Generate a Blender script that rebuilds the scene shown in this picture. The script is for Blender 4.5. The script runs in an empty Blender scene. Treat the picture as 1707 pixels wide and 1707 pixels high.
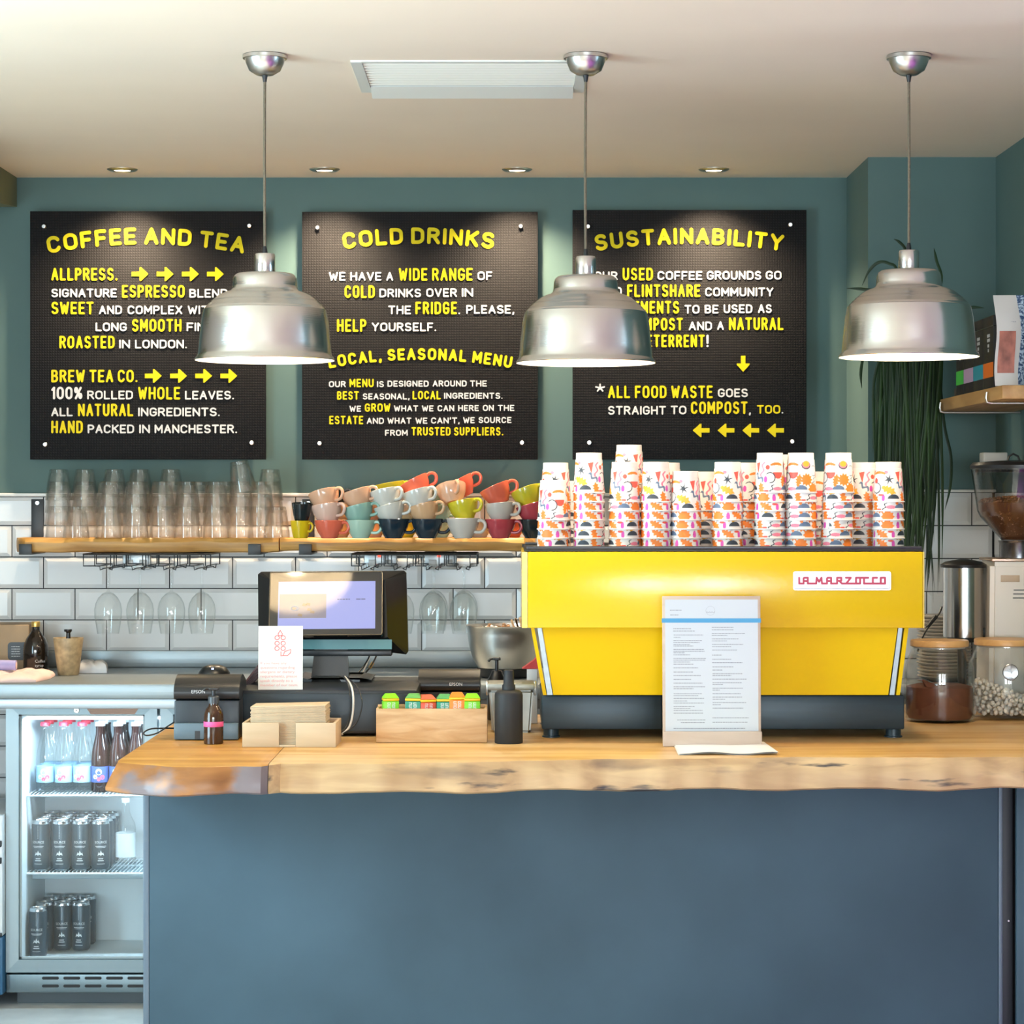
import bpy, bmesh, math, random
import numpy as np
from mathutils import Vector, Matrix, Euler

random.seed(7)
SC = bpy.context.scene
COL = SC.collection
PI = math.pi
F, HZ, CX, EYE = 4000.0, 830.0, 853.5, 1.5      # focal length in px, horizon row, centre column, eye height
DW = F / 525.0                                   # distance to the back wall (525 px per metre there)

def at(u, v, s):
    """point seen at pixel (u, v) where one metre spans s pixels"""
    return Vector(((u - CX) / s, F / s - DW, EYE - (v - HZ) / s))
def yy(s): return F / s - DW
def xx(u, s): return (u - CX) / s
def zz(v, s): return EYE - (v - HZ) / s

# ------------------------------------------------------------------ camera, world, lights, exposure
cd = bpy.data.cameras.new('camera'); cam = bpy.data.objects.new('camera', cd); COL.objects.link(cam)
cam.location = (0, -DW, EYE); cam.rotation_euler = (PI/2, 0, 0)
cd.sensor_width = 36.0; cd.lens = 36.0 * F / 1707.0; cd.shift_y = (HZ - 853.5) / 1707.0
cd.clip_start = 0.05; cd.clip_end = 60
SC.camera = cam
SC.view_settings.view_transform = 'Standard'; SC.view_settings.look = 'None'
SC.view_settings.gamma = 1.0; SC.view_settings.use_curve_mapping = False
SC.view_settings.exposure = 0.2
SC.cycles.max_bounces = 16; SC.cycles.transparent_max_bounces = 64
SC.cycles.transmission_bounces = 12; SC.cycles.glossy_bounces = 6; SC.cycles.diffuse_bounces = 5
SC.cycles.sample_clamp_indirect = 6.0
SC.cycles.caustics_reflective = False; SC.cycles.caustics_refractive = False
try: SC.cycles.use_denoising = True
except Exception: pass

W = bpy.data.worlds.new('daylight'); SC.world = W; W.use_nodes = True
W.node_tree.nodes['Background'].inputs[0].default_value = (0.72, 0.86, 1.0, 1)
W.node_tree.nodes['Background'].inputs[1].default_value = 0.55

def area(name, loc, rot, sx, sy, energy, col):
    l = bpy.data.lights.new(name, 'AREA'); l.shape = 'RECTANGLE'; l.size = sx; l.size_y = sy
    l.energy = energy; l.color = col
    o = bpy.data.objects.new(name, l); COL.objects.link(o); o.location = loc; o.rotation_euler = rot
    return o
# daylight coming in through the shop-front windows behind the viewer and the right side window, plus an added left one
WIN = [(-1.5, 1.8), (1.6, 1.5), (3.6, 1.1)]     # centre X, width
FRONT_Y = -21.0
for k, (wx, ww) in enumerate(WIN):
    area('window_daylight', (wx, FRONT_Y + 0.06, 1.65), (PI/2, 0, 0), ww, 1.5, (430, 480, 130)[k], (0.76, 0.90, 1.0))
area('window_daylight', (4.15, -3.4, 1.65), (PI/2, 0, PI/2), .7, 1.5, 46, (0.45, 0.74, 1.0))
area('window_daylight', (-2.55, -3.75, 1.35), (PI/2, 0, -PI/2), 1.6, 1.7, 112, (0.58, 0.85, 1.0))  # added at the left so the counter front fades from blue to dark
# added unseen spots shining down, so the pale floor bounces light to the ceiling
for sx, sy_ in ((-1.7, -4.5), (-.1, -4.5), (1.5, -4.5), (-1.7, -7.2), (-.1, -7.2), (1.5, -7.2)):
    l = bpy.data.lights.new('added_bounce_spot', 'SPOT'); l.energy = 460; l.color = (1, .90, .76); l.spot_size = math.radians(56); l.spot_blend = .4; l.shadow_soft_size = .05
    o = bpy.data.objects.new('added_bounce_spot', l); COL.objects.link(o); o.location = (sx, sy_, 2.49)

# ------------------------------------------------------------------ materials
MATS = {}
def mat(name, col=(.8, .8, .8), rough=.5, metal=0., spec=.5, emit=None, estr=0., noise=None, bump=None, coat=0., sheen=None):
    """noise=(scale, amount, stretch) varies the base colour; bump=(scale, strength, stretch)"""
    if name in MATS: return MATS[name]
    m = bpy.data.materials.new(name); m.use_nodes = True; MATS[name] = m
    nt = m.node_tree; b = nt.nodes['Principled BSDF']
    b.inputs['Base Color'].default_value = (*col, 1); b.inputs['Roughness'].default_value = rough
    b.inputs['Metallic'].default_value = metal; b.inputs['Specular IOR Level'].default_value = spec
    if coat: b.inputs['Coat Weight'].default_value = coat; b.inputs['Coat Roughness'].default_value = .08
    if emit: b.inputs['Emission Color'].default_value = (*emit, 1); b.inputs['Emission Strength'].default_value = estr
    def coord(stretch):
        tc = nt.nodes.new('ShaderNodeTexCoord'); mp = nt.nodes.new('ShaderNodeMapping')
        mp.inputs['Scale'].default_value = stretch
        nt.links.new(tc.outputs['Object'], mp.inputs['Vector']); return mp.outputs['Vector']
    if noise:
        sc, am, st = noise
        n = nt.nodes.new('ShaderNodeTexNoise'); n.inputs['Scale'].default_value = sc; n.inputs['Detail'].default_value = 6
        nt.links.new(coord(st), n.inputs['Vector'])
        r = nt.nodes.new('ShaderNodeValToRGB')
        r.color_ramp.elements[0].position = .3; r.color_ramp.elements[1].position = .7
        r.color_ramp.elements[0].color = (*[c * (1 - am) for c in col], 1)
        r.color_ramp.elements[1].color = (*[min(1, c * (1 + am)) for c in col], 1)
        nt.links.new(n.outputs['Fac'], r.inputs['Fac']); nt.links.new(r.outputs['Color'], b.inputs['Base Color'])
    if bump:
        sc, am, st = bump
        n = nt.nodes.new('ShaderNodeTexNoise'); n.inputs['Scale'].default_value = sc; n.inputs['Detail'].default_value = 4
        nt.links.new(coord(st), n.inputs['Vector'])
        bp = nt.nodes.new('ShaderNodeBump'); bp.inputs['Strength'].default_value = am; bp.inputs['Distance'].default_value = .01
        nt.links.new(n.outputs['Fac'], bp.inputs['Height']); nt.links.new(bp.outputs['Normal'], b.inputs['Normal'])
    return m

def wood(name, light, dark, stretch=(1.2, 14, 14), scale=2.2, rough=.45, blotch=None, spots=None, spec=.5):
    if name in MATS: return MATS[name]
    m = bpy.data.materials.new(name); m.use_nodes = True; MATS[name] = m
    nt = m.node_tree; b = nt.nodes['Principled BSDF']; b.inputs['Roughness'].default_value = rough
    b.inputs['Specular IOR Level'].default_value = spec
    tc = nt.nodes.new('ShaderNodeTexCoord'); mp = nt.nodes.new('ShaderNodeMapping'); mp.inputs['Scale'].default_value = stretch
    nt.links.new(tc.outputs['Object'], mp.inputs['Vector'])
    n = nt.nodes.new('ShaderNodeTexNoise'); n.inputs['Scale'].default_value = scale; n.inputs['Detail'].default_value = 8
    n.inputs['Distortion'].default_value = .7
    nt.links.new(mp.outputs['Vector'], n.inputs['Vector'])
    r = nt.nodes.new('ShaderNodeValToRGB'); r.color_ramp.elements[0].position = .34; r.color_ramp.elements[1].position = .66
    r.color_ramp.elements[0].color = (*dark, 1); r.color_ramp.elements[1].color = (*light, 1)
    nt.links.new(n.outputs['Fac'], r.inputs['Fac']); out = r.outputs['Color']
    for extra in ([blotch] if blotch else []) + ([spots] if spots else []):
        col, sc, st, lo, hi = extra
        mp2 = nt.nodes.new('ShaderNodeMapping'); mp2.inputs['Scale'].default_value = st
        nt.links.new(tc.outputs['Object'], mp2.inputs['Vector'])
        n2 = nt.nodes.new('ShaderNodeTexNoise'); n2.inputs['Scale'].default_value = sc; n2.inputs['Detail'].default_value = 5
        nt.links.new(mp2.outputs['Vector'], n2.inputs['Vector'])
        mr = nt.nodes.new('ShaderNodeMapRange'); mr.inputs[1].default_value = lo; mr.inputs[2].default_value = hi
        nt.links.new(n2.outputs['Fac'], mr.inputs[0])
        mx = nt.nodes.new('ShaderNodeMix'); mx.data_type = 'RGBA'
        nt.links.new(mr.outputs[0], mx.inputs[0]); nt.links.new(out, mx.inputs[6]); mx.inputs[7].default_value = (*col, 1)
        out = mx.outputs[2]
    nt.links.new(out, b.inputs['Base Color'])
    bp = nt.nodes.new('ShaderNodeBump'); bp.inputs['Strength'].default_value = .25; bp.inputs['Distance'].default_value = .004
    nt.links.new(n.outputs['Fac'], bp.inputs['Height']); nt.links.new(bp.outputs['Normal'], b.inputs['Normal'])
    return m

def glass(name, tint=(.982, .988, .985), edge=(.90, .92, .915), strength=1.0, rough=.02, bend=0.):
    """clear thin-walled glass: see-through face on, more mirror-like and a little darker at a glancing angle"""
    if name in MATS: return MATS[name]
    m = bpy.data.materials.new(name); m.use_nodes = True; MATS[name] = m
    nt = m.node_tree; nt.nodes.remove(nt.nodes['Principled BSDF']); out = nt.nodes['Material Output']
    tr = nt.nodes.new('ShaderNodeBsdfTransparent'); gl = nt.nodes.new('ShaderNodeBsdfGlossy'); gl.inputs['Roughness'].default_value = rough
    lw = nt.nodes.new('ShaderNodeLayerWeight'); lw.inputs['Blend'].default_value = .5
    r = nt.nodes.new('ShaderNodeValToRGB'); r.color_ramp.elements[0].position = .55; r.color_ramp.elements[1].position = 1.0
    r.color_ramp.elements[0].color = (*tint, 1); r.color_ramp.elements[1].color = (*edge, 1)
    nt.links.new(lw.outputs['Facing'], r.inputs['Fac']); nt.links.new(r.outputs['Color'], tr.inputs['Color'])
    pw = nt.nodes.new('ShaderNodeMath'); pw.operation = 'POWER'; pw.inputs[1].default_value = 4.0
    nt.links.new(lw.outputs['Facing'], pw.inputs[0])
    mu = nt.nodes.new('ShaderNodeMath'); mu.operation = 'MULTIPLY_ADD'; mu.inputs[1].default_value = .42*strength; mu.inputs[2].default_value = .035*strength
    nt.links.new(pw.outputs[0], mu.inputs[0])
    mx = nt.nodes.new('ShaderNodeMixShader'); nt.links.new(mu.outputs[0], mx.inputs[0])
    through = tr.outputs[0]
    if bend:                                        # part of the light is bent on its way through the thick glass
        rf = nt.nodes.new('ShaderNodeBsdfRefraction'); rf.inputs['IOR'].default_value = 1.3; rf.inputs['Roughness'].default_value = .04
        nt.links.new(r.outputs['Color'], rf.inputs['Color']); m2 = nt.nodes.new('ShaderNodeMixShader'); m2.inputs[0].default_value = bend
        nt.links.new(tr.outputs[0], m2.inputs[1]); nt.links.new(rf.outputs[0], m2.inputs[2]); through = m2.outputs[0]
    nt.links.new(through, mx.inputs[1]); nt.links.new(gl.outputs[0], mx.inputs[2]); nt.links.new(mx.outputs[0], out.inputs[0])
    return m

# ------------------------------------------------------------------ mesh building
class MB:
    def __init__(self): self.v = []; self.f = []; self.m = []
    def add(self, vs, fs, m=0, M=None):
        o = len(self.v)
        self.v += [tuple(M @ Vector(p)) for p in vs] if M is not None else [tuple(p) for p in vs]
        self.f += [[i + o for i in f] for f in fs]; self.m += [m] * len(fs); return self
    def box(self, x0, x1, y0, y1, z0, z1, m=0, M=None):
        vs = [(x, y, z) for x in (x0, x1) for y in (y0, y1) for z in (z0, z1)]
        return self.add(vs, [(0,1,3,2),(4,6,7,5),(0,4,5,1),(2,3,7,6),(0,2,6,4),(1,5,7,3)], m, M)
    def rbox(self, x0, x1, y0, y1, z0, z1, r=.004, m=0, seg=2, M=None):
        bm = bmesh.new(); bmesh.ops.create_cube(bm, size=1)
        for v in bm.verts: v.co = Vector(((x0+x1)/2 + v.co.x*(x1-x0), (y0+y1)/2 + v.co.y*(y1-y0), (z0+z1)/2 + v.co.z*(z1-z0)))
        r = min(r, .49*min(abs(x1-x0), abs(y1-y0), abs(z1-z0)))
        bmesh.ops.bevel(bm, geom=bm.edges[:], offset=r, segments=seg, affect='EDGES', profile=.5)
        return self.bm(bm, m, M)
    def bm(self, bm, m=0, M=None):
        bm.verts.index_update()
        vs = [v.co.copy() for v in bm.verts]; fs = [[v.index for v in f.verts] for f in bm.faces]; bm.free()
        return self.add(vs, fs, m, M)
    def lathe(self, prof, n=32, m=0, M=None, a0=0., a1=None):
        vs = []; fs = []; full = a1 is None; span = 2*PI if full else a1 - a0
        rings = []
        for r, z in prof:
            if r < 1e-6: rings.append([len(vs)]); vs.append((0, 0, z))
            else:
                k = n if full else n + 1; rings.append(list(range(len(vs), len(vs)+k)))
                vs += [(r*math.cos(a0+span*i/n), r*math.sin(a0+span*i/n), z) for i in range(k)]
        for A, B in zip(rings, rings[1:]):
            for i in range(n):
                j = (i+1) % n if full else i+1
                if len(A) == 1 and len(B) == 1: continue
                if len(A) == 1: fs.append((A[0], B[j], B[i]))
                elif len(B) == 1: fs.append((A[i], A[j], B[0]))
                else: fs.append((A[i], A[j], B[j], B[i]))
        return self.add(vs, fs, m, M)
    def cyl(self, p0, p1, r0, r1=None, n=16, m=0):
        p0, p1 = Vector(p0), Vector(p1); r1 = r0 if r1 is None else r1
        d = p1 - p0; q = Vector((0,0,1)).rotation_difference(d.normalized()).to_matrix().to_4x4()
        return self.lathe([(0, 0), (r0, 0), (r1, d.length), (0, d.length)], n, m, Matrix.Translation(p0) @ q)
    def tube(self, pts, r, n=8, m=0, closed=False):
        P = [Vector(p) for p in pts]; N = len(P); vs = []; fs = []
        def tan(i):
            if closed: return (P[(i+1) % N] - P[i-1]).normalized()
            return (P[min(i+1, N-1)] - P[max(i-1, 0)]).normalized()
        t = tan(0); u = t.orthogonal().normalized()
        for i in range(N):
            t2 = tan(i); u = t.rotation_difference(t2) @ u; t = t2
            w = t.cross(u); rr = r[i] if isinstance(r, (list, tuple)) else r
            vs += [tuple(P[i] + rr*(math.cos(2*PI*k/n)*u + math.sin(2*PI*k/n)*w)) for k in range(n)]
        for i in range(N if closed else N-1):
            a, b = i*n, ((i+1) % N)*n
            for k in range(n): fs.append((a+k, a+(k+1) % n, b+(k+1) % n, b+k))
        if not closed: fs.append(tuple(range(n-1, -1, -1))); fs.append(tuple(range((N-1)*n, N*n)))
        return self.add(vs, fs, m)
    def prism(self, poly, a, b, axis='Y', m=0, M=None):
        """poly in the plane across the axis: axis Y -> (x,z), X -> (y,z), Z -> (x,y)"""
        def put(p, t): return {'Y': (p[0], t, p[1]), 'X': (t, p[0], p[1]), 'Z': (p[0], p[1], t)}[axis]
        n = len(poly); vs = [put(p, a) for p in poly] + [put(p, b) for p in poly]
        fs = [tuple(range(n)), tuple(range(2*n-1, n-1, -1))] + [(i, (i+1) % n, n+(i+1) % n, n+i) for i in range(n)]
        return self.add(vs, fs, m, M)
    def build(self, name, mats, parent=None, loc=None, rot=None, smooth=40):
        me = bpy.data.meshes.new(name); me.from_pydata(self.v, [], self.f)
        if not isinstance(mats, (list, tuple)): mats = [mats]
        for q in mats: me.materials.append(q)
        me.polygons.foreach_set('material_index', self.m)
        b = bmesh.new(); b.from_mesh(me); bmesh.ops.recalc_face_normals(b, faces=b.faces); b.to_mesh(me); b.free()
        if smooth:
            me.polygons.foreach_set('use_smooth', [True]*len(me.polygons))
            me.set_sharp_from_angle(angle=math.radians(smooth))
        me.update()
        o = bpy.data.objects.new(name, me); COL.objects.link(o)
        if parent: o.parent = parent
        if loc is not None: o.location = loc
        if rot is not None: o.rotation_euler = rot
        return o

def tag(o, label, cat, group=None, kind=None):
    o['label'] = label; o['category'] = cat
    if group: o['group'] = group
    if kind: o['kind'] = kind
    return o
def thing(name, label, cat, loc=(0, 0, 0), rot=(0, 0, 0), group=None):
    o = bpy.data.objects.new(name, None); COL.objects.link(o); o.empty_display_size = .05
    o.location = loc; o.rotation_euler = rot
    return tag(o, label, cat, group)
def struct(name, mb, m, smooth=40):
    o = mb.build(name, m, smooth=smooth); o['kind'] = 'structure'; return o
def dup(root, loc, rot=None, label=None, group=None):
    c = root.copy(); COL.objects.link(c); c.location = loc
    if rot is not None: c.rotation_euler = rot
    if label: c['label'] = label
    if group: c['group'] = group
    for ch in KIDS.get(root.name, []):
        d = ch.copy(); COL.objects.link(d); d.parent = c
        for g in KIDS.get(ch.name, []):
            e = g.copy(); COL.objects.link(e); e.parent = d
    return c
KIDS = {}
def keep(root):
    """remember a prototype's parts so that copies carry them"""
    KIDS[root.name] = list(root.children)
    for ch in root.children: KIDS[ch.name] = list(ch.children)
    return root
def swap(o, a, b):
    """a copied thing wears another colour: its own mesh data with the material changed"""
    for q in [o] + list(o.children_recursive):
        if q.type == 'MESH' and a.name in [m.name for m in q.data.materials]:
            q.data = q.data.copy()
            for i, m in enumerate(q.data.materials):
                if m.name == a.name: q.data.materials[i] = b
ORD = ['', 'first', 'second', 'third', 'fourth', 'fifth', 'sixth', 'seventh', 'eighth', 'ninth', 'tenth', 'eleventh', 'twelfth',
       'thirteenth', 'fourteenth', 'fifteenth', 'sixteenth', 'seventeenth', 'eighteenth', 'nineteenth', 'twentieth']

def rrect(x0, x1, y0, y1, r, k=5):
    pts = []
    for cx, cy, a in ((x1-r, y1-r, 0), (x0+r, y1-r, 90), (x0+r, y0+r, 180), (x1-r, y0+r, 270)):
        pts += [(cx + r*math.cos(math.radians(a+90*i/k)), cy + r*math.sin(math.radians(a+90*i/k))) for i in range(k+1)]
    return pts

# ------------------------------------------------------------------ lettering
def arc(cx, cy, rx, ry, a0, a1, k=9):
    return [(cx + rx*math.cos(math.radians(a0+(a1-a0)*i/k)), cy + ry*math.sin(math.radians(a0+(a1-a0)*i/k))) for i in range(k+1)]
def glyphs():
    G = {}
    O = arc(.5, .7, .5, .3, 0, 180) + arc(.5, .3, .5, .3, 180, 360) + [(1, .7)]
    G['A'] = (1.0, [[(0, 0), (.5, 1), (1, 0)], [(.2, .34), (.8, .34)]])
    G['B'] = (.9, [[(0, 0), (0, 1), (.5, 1)] + arc(.5, .76, .42, .24, 90, -90, 7) + [(0, .52)], [(.5, .52)] + arc(.5, .26, .5, .26, 90, -90, 7) + [(0, 0)]])
    G['C'] = (.95, [arc(.5, .7, .5, .3, 20, 180) + arc(.5, .3, .5, .3, 180, 340)])
    G['D'] = (.95, [[(0, 0), (0, 1), (.45, 1)] + arc(.45, .7, .55, .3, 90, 0, 6) + arc(.45, .3, .55, .3, 0, -90, 6) + [(0, 0)]])
    G['E'] = (.8, [[(1, 1), (0, 1), (0, 0), (1, 0)], [(0, .5), (.85, .5)]])
    G['F'] = (.78, [[(1, 1), (0, 1), (0, 0)], [(0, .48), (.85, .48)]])
    G['G'] = (.97, [arc(.5, .7, .5, .3, 20, 180) + arc(.5, .3, .5, .3, 180, 360, 9) + [(1, .46), (.55, .46)]])
    G['H'] = (.95, [[(0, 0), (0, 1)], [(1, 0), (1, 1)], [(0, .5), (1, .5)]])
    G['I'] = (.0, [[(0, 0), (0, 1)]])
    G['K'] = (.92, [[(0, 0), (0, 1)], [(1, 1), (.02, .42)], [(.34, .6), (1, 0)]])
    G['L'] = (.78, [[(0, 1), (0, 0), (1, 0)]])
    G['M'] = (1.15, [[(0, 0), (0, 1), (.5, .3), (1, 1), (1, 0)]])
    G['N'] = (.98, [[(0, 0), (0, 1), (1, 0), (1, 1)]])
    G['O'] = (1.0, [O]); G['0'] = (.9, [O])
    G['P'] = (.88, [[(0, 0), (0, 1), (.5, 1)] + arc(.5, .73, .5, .27, 90, -90, 8) + [(0, .46)]])
    G['R'] = (.92, [[(0, 0), (0, 1), (.5, 1)] + arc(.5, .75, .46, .25, 90, -90, 8) + [(0, .5)], [(.5, .5), (1, 0)]])
    G['S'] = (.92, [arc(.5, .76, .46, .24, 25, 180, 7) + arc(.5, .76, .46, .26, 180, 270, 4) + arc(.5, .25, .5, .25, 90, 0, 4) + arc(.5, .25, .5, .25, 0, -155, 8)])
    G['T'] = (.95, [[(0, 1), (1, 1)], [(.5, 1), (.5, 0)]])
    G['U'] = (.95, [[(0, 1), (0, .3)] + arc(.5, .3, .5, .3, 180, 360) + [(1, 1)]])
    G['V'] = (1.0, [[(0, 1), (.5, 0), (1, 1)]])
    G['W'] = (1.3, [[(0, 1), (.25, 0), (.5, .75), (.75, 0), (1, 1)]])
    G['X'] = (.95, [[(0, 0), (1, 1)], [(0, 1), (1, 0)]])
    G['Y'] = (1.0, [[(0, 1), (.5, .48), (1, 1)], [(.5, .48), (.5, 0)]])
    G['1'] = (.3, [[(0, .8), (1, 1), (1, 0)]])
    G['%'] = (1.1, [[(.1, 0), (.9, 1)], arc(.16, .78, .16, .2, 0, 360, 10), arc(.84, .22, .16, .2, 0, 360, 10)])
    G['.'] = (.05, [[(.4, .02), (.6, .02)]]); G[','] = (.12, [[(.8, .06), (.2, -.16)]])
    G['!'] = (.05, [[(.5, .32), (.5, 1)], [(.4, .02), (.6, .02)]]); G["'"] = (.05, [[(.6, 1.05), (.3, .8)]])
    G['*'] = (.8, [[(.5, .5), (.5 + .5*math.cos(math.radians(90+72*i)), .5 + .5*math.sin(math.radians(90+72*i)))] for i in range(5)])
    return G
GL = glyphs()
def stroke_plate(mb, pts, t, y, depth, m=0):
    """a round-ended stroke in the XZ plane, raised by depth towards -Y"""
    for a, b in zip(pts, pts[1:]):
        y1 = y - depth - (len(mb.f) % 997)*4e-7
        dx, dz = b[0]-a[0], b[1]-a[1]; L = math.hypot(dx, dz)
        if L < 1e-7: continue
        nx, nz = -dz/L*t/2, dx/L*t/2
        mb.prism([(a[0]+nx, a[1]+nz), (b[0]+nx, b[1]+nz), (b[0]-nx, b[1]-nz), (a[0]-nx, a[1]-nz)], y1, y, 'Y', m)
    for p in pts:
        y1 = y - depth - (len(mb.f) % 997)*4e-7
        mb.prism([(p[0]+t/2*math.cos(PI*i/5), p[1]+t/2*math.sin(PI*i/5)) for i in range(10)], y1, y, 'Y', m)
def layout(txt, x0, x1, h, t):
    """letters set from x0 to x1 (outer edges), cap height h, stroke t -> [(glyph, x, width)]"""
    gap = t*1.75; spc = t*3.2
    nat = [GL[c][0] if c != ' ' else None for c in txt]
    fixed = 0; n = len(txt); tot = 0
    for i, w in enumerate(nat):
        if w is None: fixed += spc
        else:
            tot += w
            if i < n-1 and nat[i+1] is not None: fixed += gap
    k = max(.15*h, (x1-x0) - t - fixed) / max(tot, .3)
    if tot < .2: k = h*.5
    out = []; x = x0 + t/2
    for i, c in enumerate(txt):
        if nat[i] is None: x += spc; continue
        out.append((c, x, nat[i]*k)); x += nat[i]*k
        if i < n-1 and nat[i+1] is not None: x += gap
    return out
def letter(mb, txt, x0, x1, zb, h, t, y, depth=.0025, m=0, bend=0.):
    """bend = how far the ends of the line drop below its middle"""
    xm = (x0+x1)/2; hw = (x1-x0)/2
    for c, gx, gw in layout(txt, x0, x1, h, t):
        cx = gx + gw/2; q = (cx-xm)/hw; dz = -bend*q*q; ang = math.atan(-2*bend*q/hw)
        ca, sa = math.cos(ang), math.sin(ang)
        for pl in GL[c][1]:
            P = []
            for px, pz in pl:
                lx = (px-.5)*gw if GL[c][0] > .01 else 0; lz = t/2 + pz*(h-t)
                P.append((cx + lx*ca - lz*sa, zb + dz + lx*sa + lz*ca))
            stroke_plate(mb, P, t, y, depth, m)
def arrow(mb, cx, cz, w, h, ang, y, depth=.0025, m=0):
    P = [(-.5, -.17), (-.02, -.17), (-.02, -.5), (.06, -.5), (.5, 0), (.06, .5), (-.02, .5), (-.02, .17), (-.5, .17)]
    ca, sa = math.cos(ang), math.sin(ang)
    mb.prism([(cx + p*w*ca - q*h*sa, cz + p*w*sa + q*h*ca) for p, q in P], y-depth, y, 'Y', m)
def text_geo(txt, size, align='LEFT', spacing=1.0):
    """plain printed lettering as flat faces in XZ (x right, z up), baseline at 0"""
    c = bpy.data.curves.new('lettering', 'FONT'); c.body = txt; c.size = size; c.align_x = align; c.resolution_u = 2
    c.space_line = spacing
    o = bpy.data.objects.new('lettering', c); COL.objects.link(o)
    dg = bpy.context.evaluated_depsgraph_get(); me = o.evaluated_get(dg).to_mesh()
    vs = [(v.co.x, 0.0, v.co.y) for v in me.vertices]; fs = [tuple(p.vertices) for p in me.polygons]
    o.evaluated_get(dg).to_mesh_clear(); bpy.data.objects.remove(o); bpy.data.curves.remove(c)
    return vs, fs
def wrap(vs, r, a0=-PI/2):
    """bend flat lettering round a bottle of radius r (facing -Y)"""
    return [(r*math.cos(a0 + x/r), r*math.sin(a0 + x/r), z) for x, y, z in vs]
# ================================================================== THE ROOM
ZC, ZB, ZT = 0.941, 0.963, 2.517            # counter top, back worktop, ceiling
teal = mat('teal wall paint', (.082, .142, .131), .75, noise=(3, .06, (1, 1, 1)))
ceil_m = mat('ceiling paint', (.86, .73, .57), .9, noise=(1.5, .03, (1, 1, 1)))
plum = mat('added plum reflection tint', (.13, .05, .15), .8)  # plum put on the unseen front wall for purple reflections
offwhite = mat('off white wall paint', (.62, .60, .56), .8)
floor_m = mat('pale grey floor', (.64, .65, .63), .5, noise=(9, .12, (1, 1, 1)))
tile_m = mat('white glazed tile', (.66, .66, .65), .2, spec=.5, bump=(6, .04, (1, 1, 1)))
grout = mat('dark grout', (.02, .022, .025), .9)
white_trim = mat('white gloss trim', (.75, .73, .68), .3)
RX = 1.444

mb = MB(); mb.box(-2.7, 4.3, -21.2, .1, -.1, 0); mb.box(.50, 4.1, -12, -2.65, .0005, .006, 1)
struct('floor', mb, [floor_m, mat('added plum bounce patch', (.24, .05, .32), .8)])  # plum patch added on unseen floor for purple bounce and reflection
# ceiling with a hole left for the vent
VX0, VX1, VY0, VY1 = xx(604, 690), xx(967, 690), yy(716), yy(676)
mb = MB()
mb.box(-2.7, 4.3, VY1, .1, ZT, ZT+.1); mb.box(-2.7, 4.3, -21.2, VY0, ZT, ZT+.1)
mb.box(-2.7, VX0, VY0, VY1, ZT, ZT+.1); mb.box(VX1, 4.3, VY0, VY1, ZT, ZT+.1)
struct('ceiling', mb, ceil_m)
mb = MB(); mb.box(-2.7, 1.08, 0, .1, 0, ZT); struct('wall_back', mb, teal)
PX = 1.0627; PY = -.457
mb = MB(); mb.box(PX, RX+.1, PY, 0, 0, ZT); struct('wall_pier', mb, teal)
mb = MB(); mb.box(RX, RX+.1, -2.6, PY, 0, ZT); mb.box(RX+.1, 4.3, -2.6, -2.5, 0, ZT); struct('wall_right', mb, teal)
mb = MB(); mb.box(-2.7, -2.6, -21.2, -4.55, 0, ZT); mb.box(-2.7, -2.6, -2.95, 0, 0, ZT); mb.box(-2.7, -2.6, -4.55, -2.95, 0, .5); mb.box(-2.7, -2.6, -4.55, -2.95, 2.2, ZT); struct('wall_left', mb, offwhite)
mb = MB(); mb.box(4.2, 4.3, -21.2, -3.95, 0, ZT); mb.box(4.2, 4.3, -2.85, -2.6, 0, ZT); mb.box(4.2, 4.3, -3.95, -2.85, 0, .9); mb.box(4.2, 4.3, -3.95, -2.85, 2.4, ZT)
struct('wall_side', mb, offwhite)
# shop front behind the viewer: a wall with window openings
mb = MB(); xs = [-2.7]
for wx, ww in WIN: xs += [wx-ww/2, wx+ww/2]
xs.append(4.3)
for i in range(0, len(xs), 2):
    mb.box(max(xs[i], -2.7), xs[i+1], FRONT_Y-.1, FRONT_Y, 0, ZT, 1 if i >= 4 else 0)
for wx, ww in WIN:
    mb.box(wx-ww/2, wx+ww/2, FRONT_Y-.1, FRONT_Y, 0, .9); mb.box(wx-ww/2, wx+ww/2, FRONT_Y-.1, FRONT_Y, 2.4, ZT)
struct('wall_front', mb, [offwhite, plum])
frame_m = mat('dark window frame', (.03, .03, .035), .4)
for k, (wx, ww) in enumerate(WIN):
    mb = MB()
    for a in (wx-ww/2, wx+ww/2-.05): mb.box(a, a+.05, FRONT_Y-.08, FRONT_Y-.02, .9, 2.4)
    mb.box(wx-ww/2+.05, wx+ww/2-.05, FRONT_Y-.08, FRONT_Y-.02, .9, .95); mb.box(wx-ww/2+.05, wx+ww/2-.05, FRONT_Y-.08, FRONT_Y-.02, 2.35, 2.4)
    mb.box(wx-ww/2+.05, wx+ww/2-.05, FRONT_Y-.055, FRONT_Y-.045, .95, 2.35, 1)
    struct('window_%d' % (k+1), mb, [frame_m, glass('window pane')])
mb = MB()
for a in (-3.95, -2.90): mb.box(4.22, 4.28, a, a+.05, .9, 2.4)
for a in (.9, 2.35): mb.box(4.22, 4.28, -3.9, -2.9, a, a+.05)
mb.box(4.245, 4.255, -3.9, -2.9, .95, 2.35, 1); struct('window_4', mb, [frame_m, glass('window pane')])
mb = MB()
for a in (-4.55, -3.0): mb.box(-2.68, -2.62, a, a+.05, .5, 2.2)
for a in (.5, 2.15): mb.box(-2.68, -2.62, -4.5, -3.0, a, a+.05)
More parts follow.
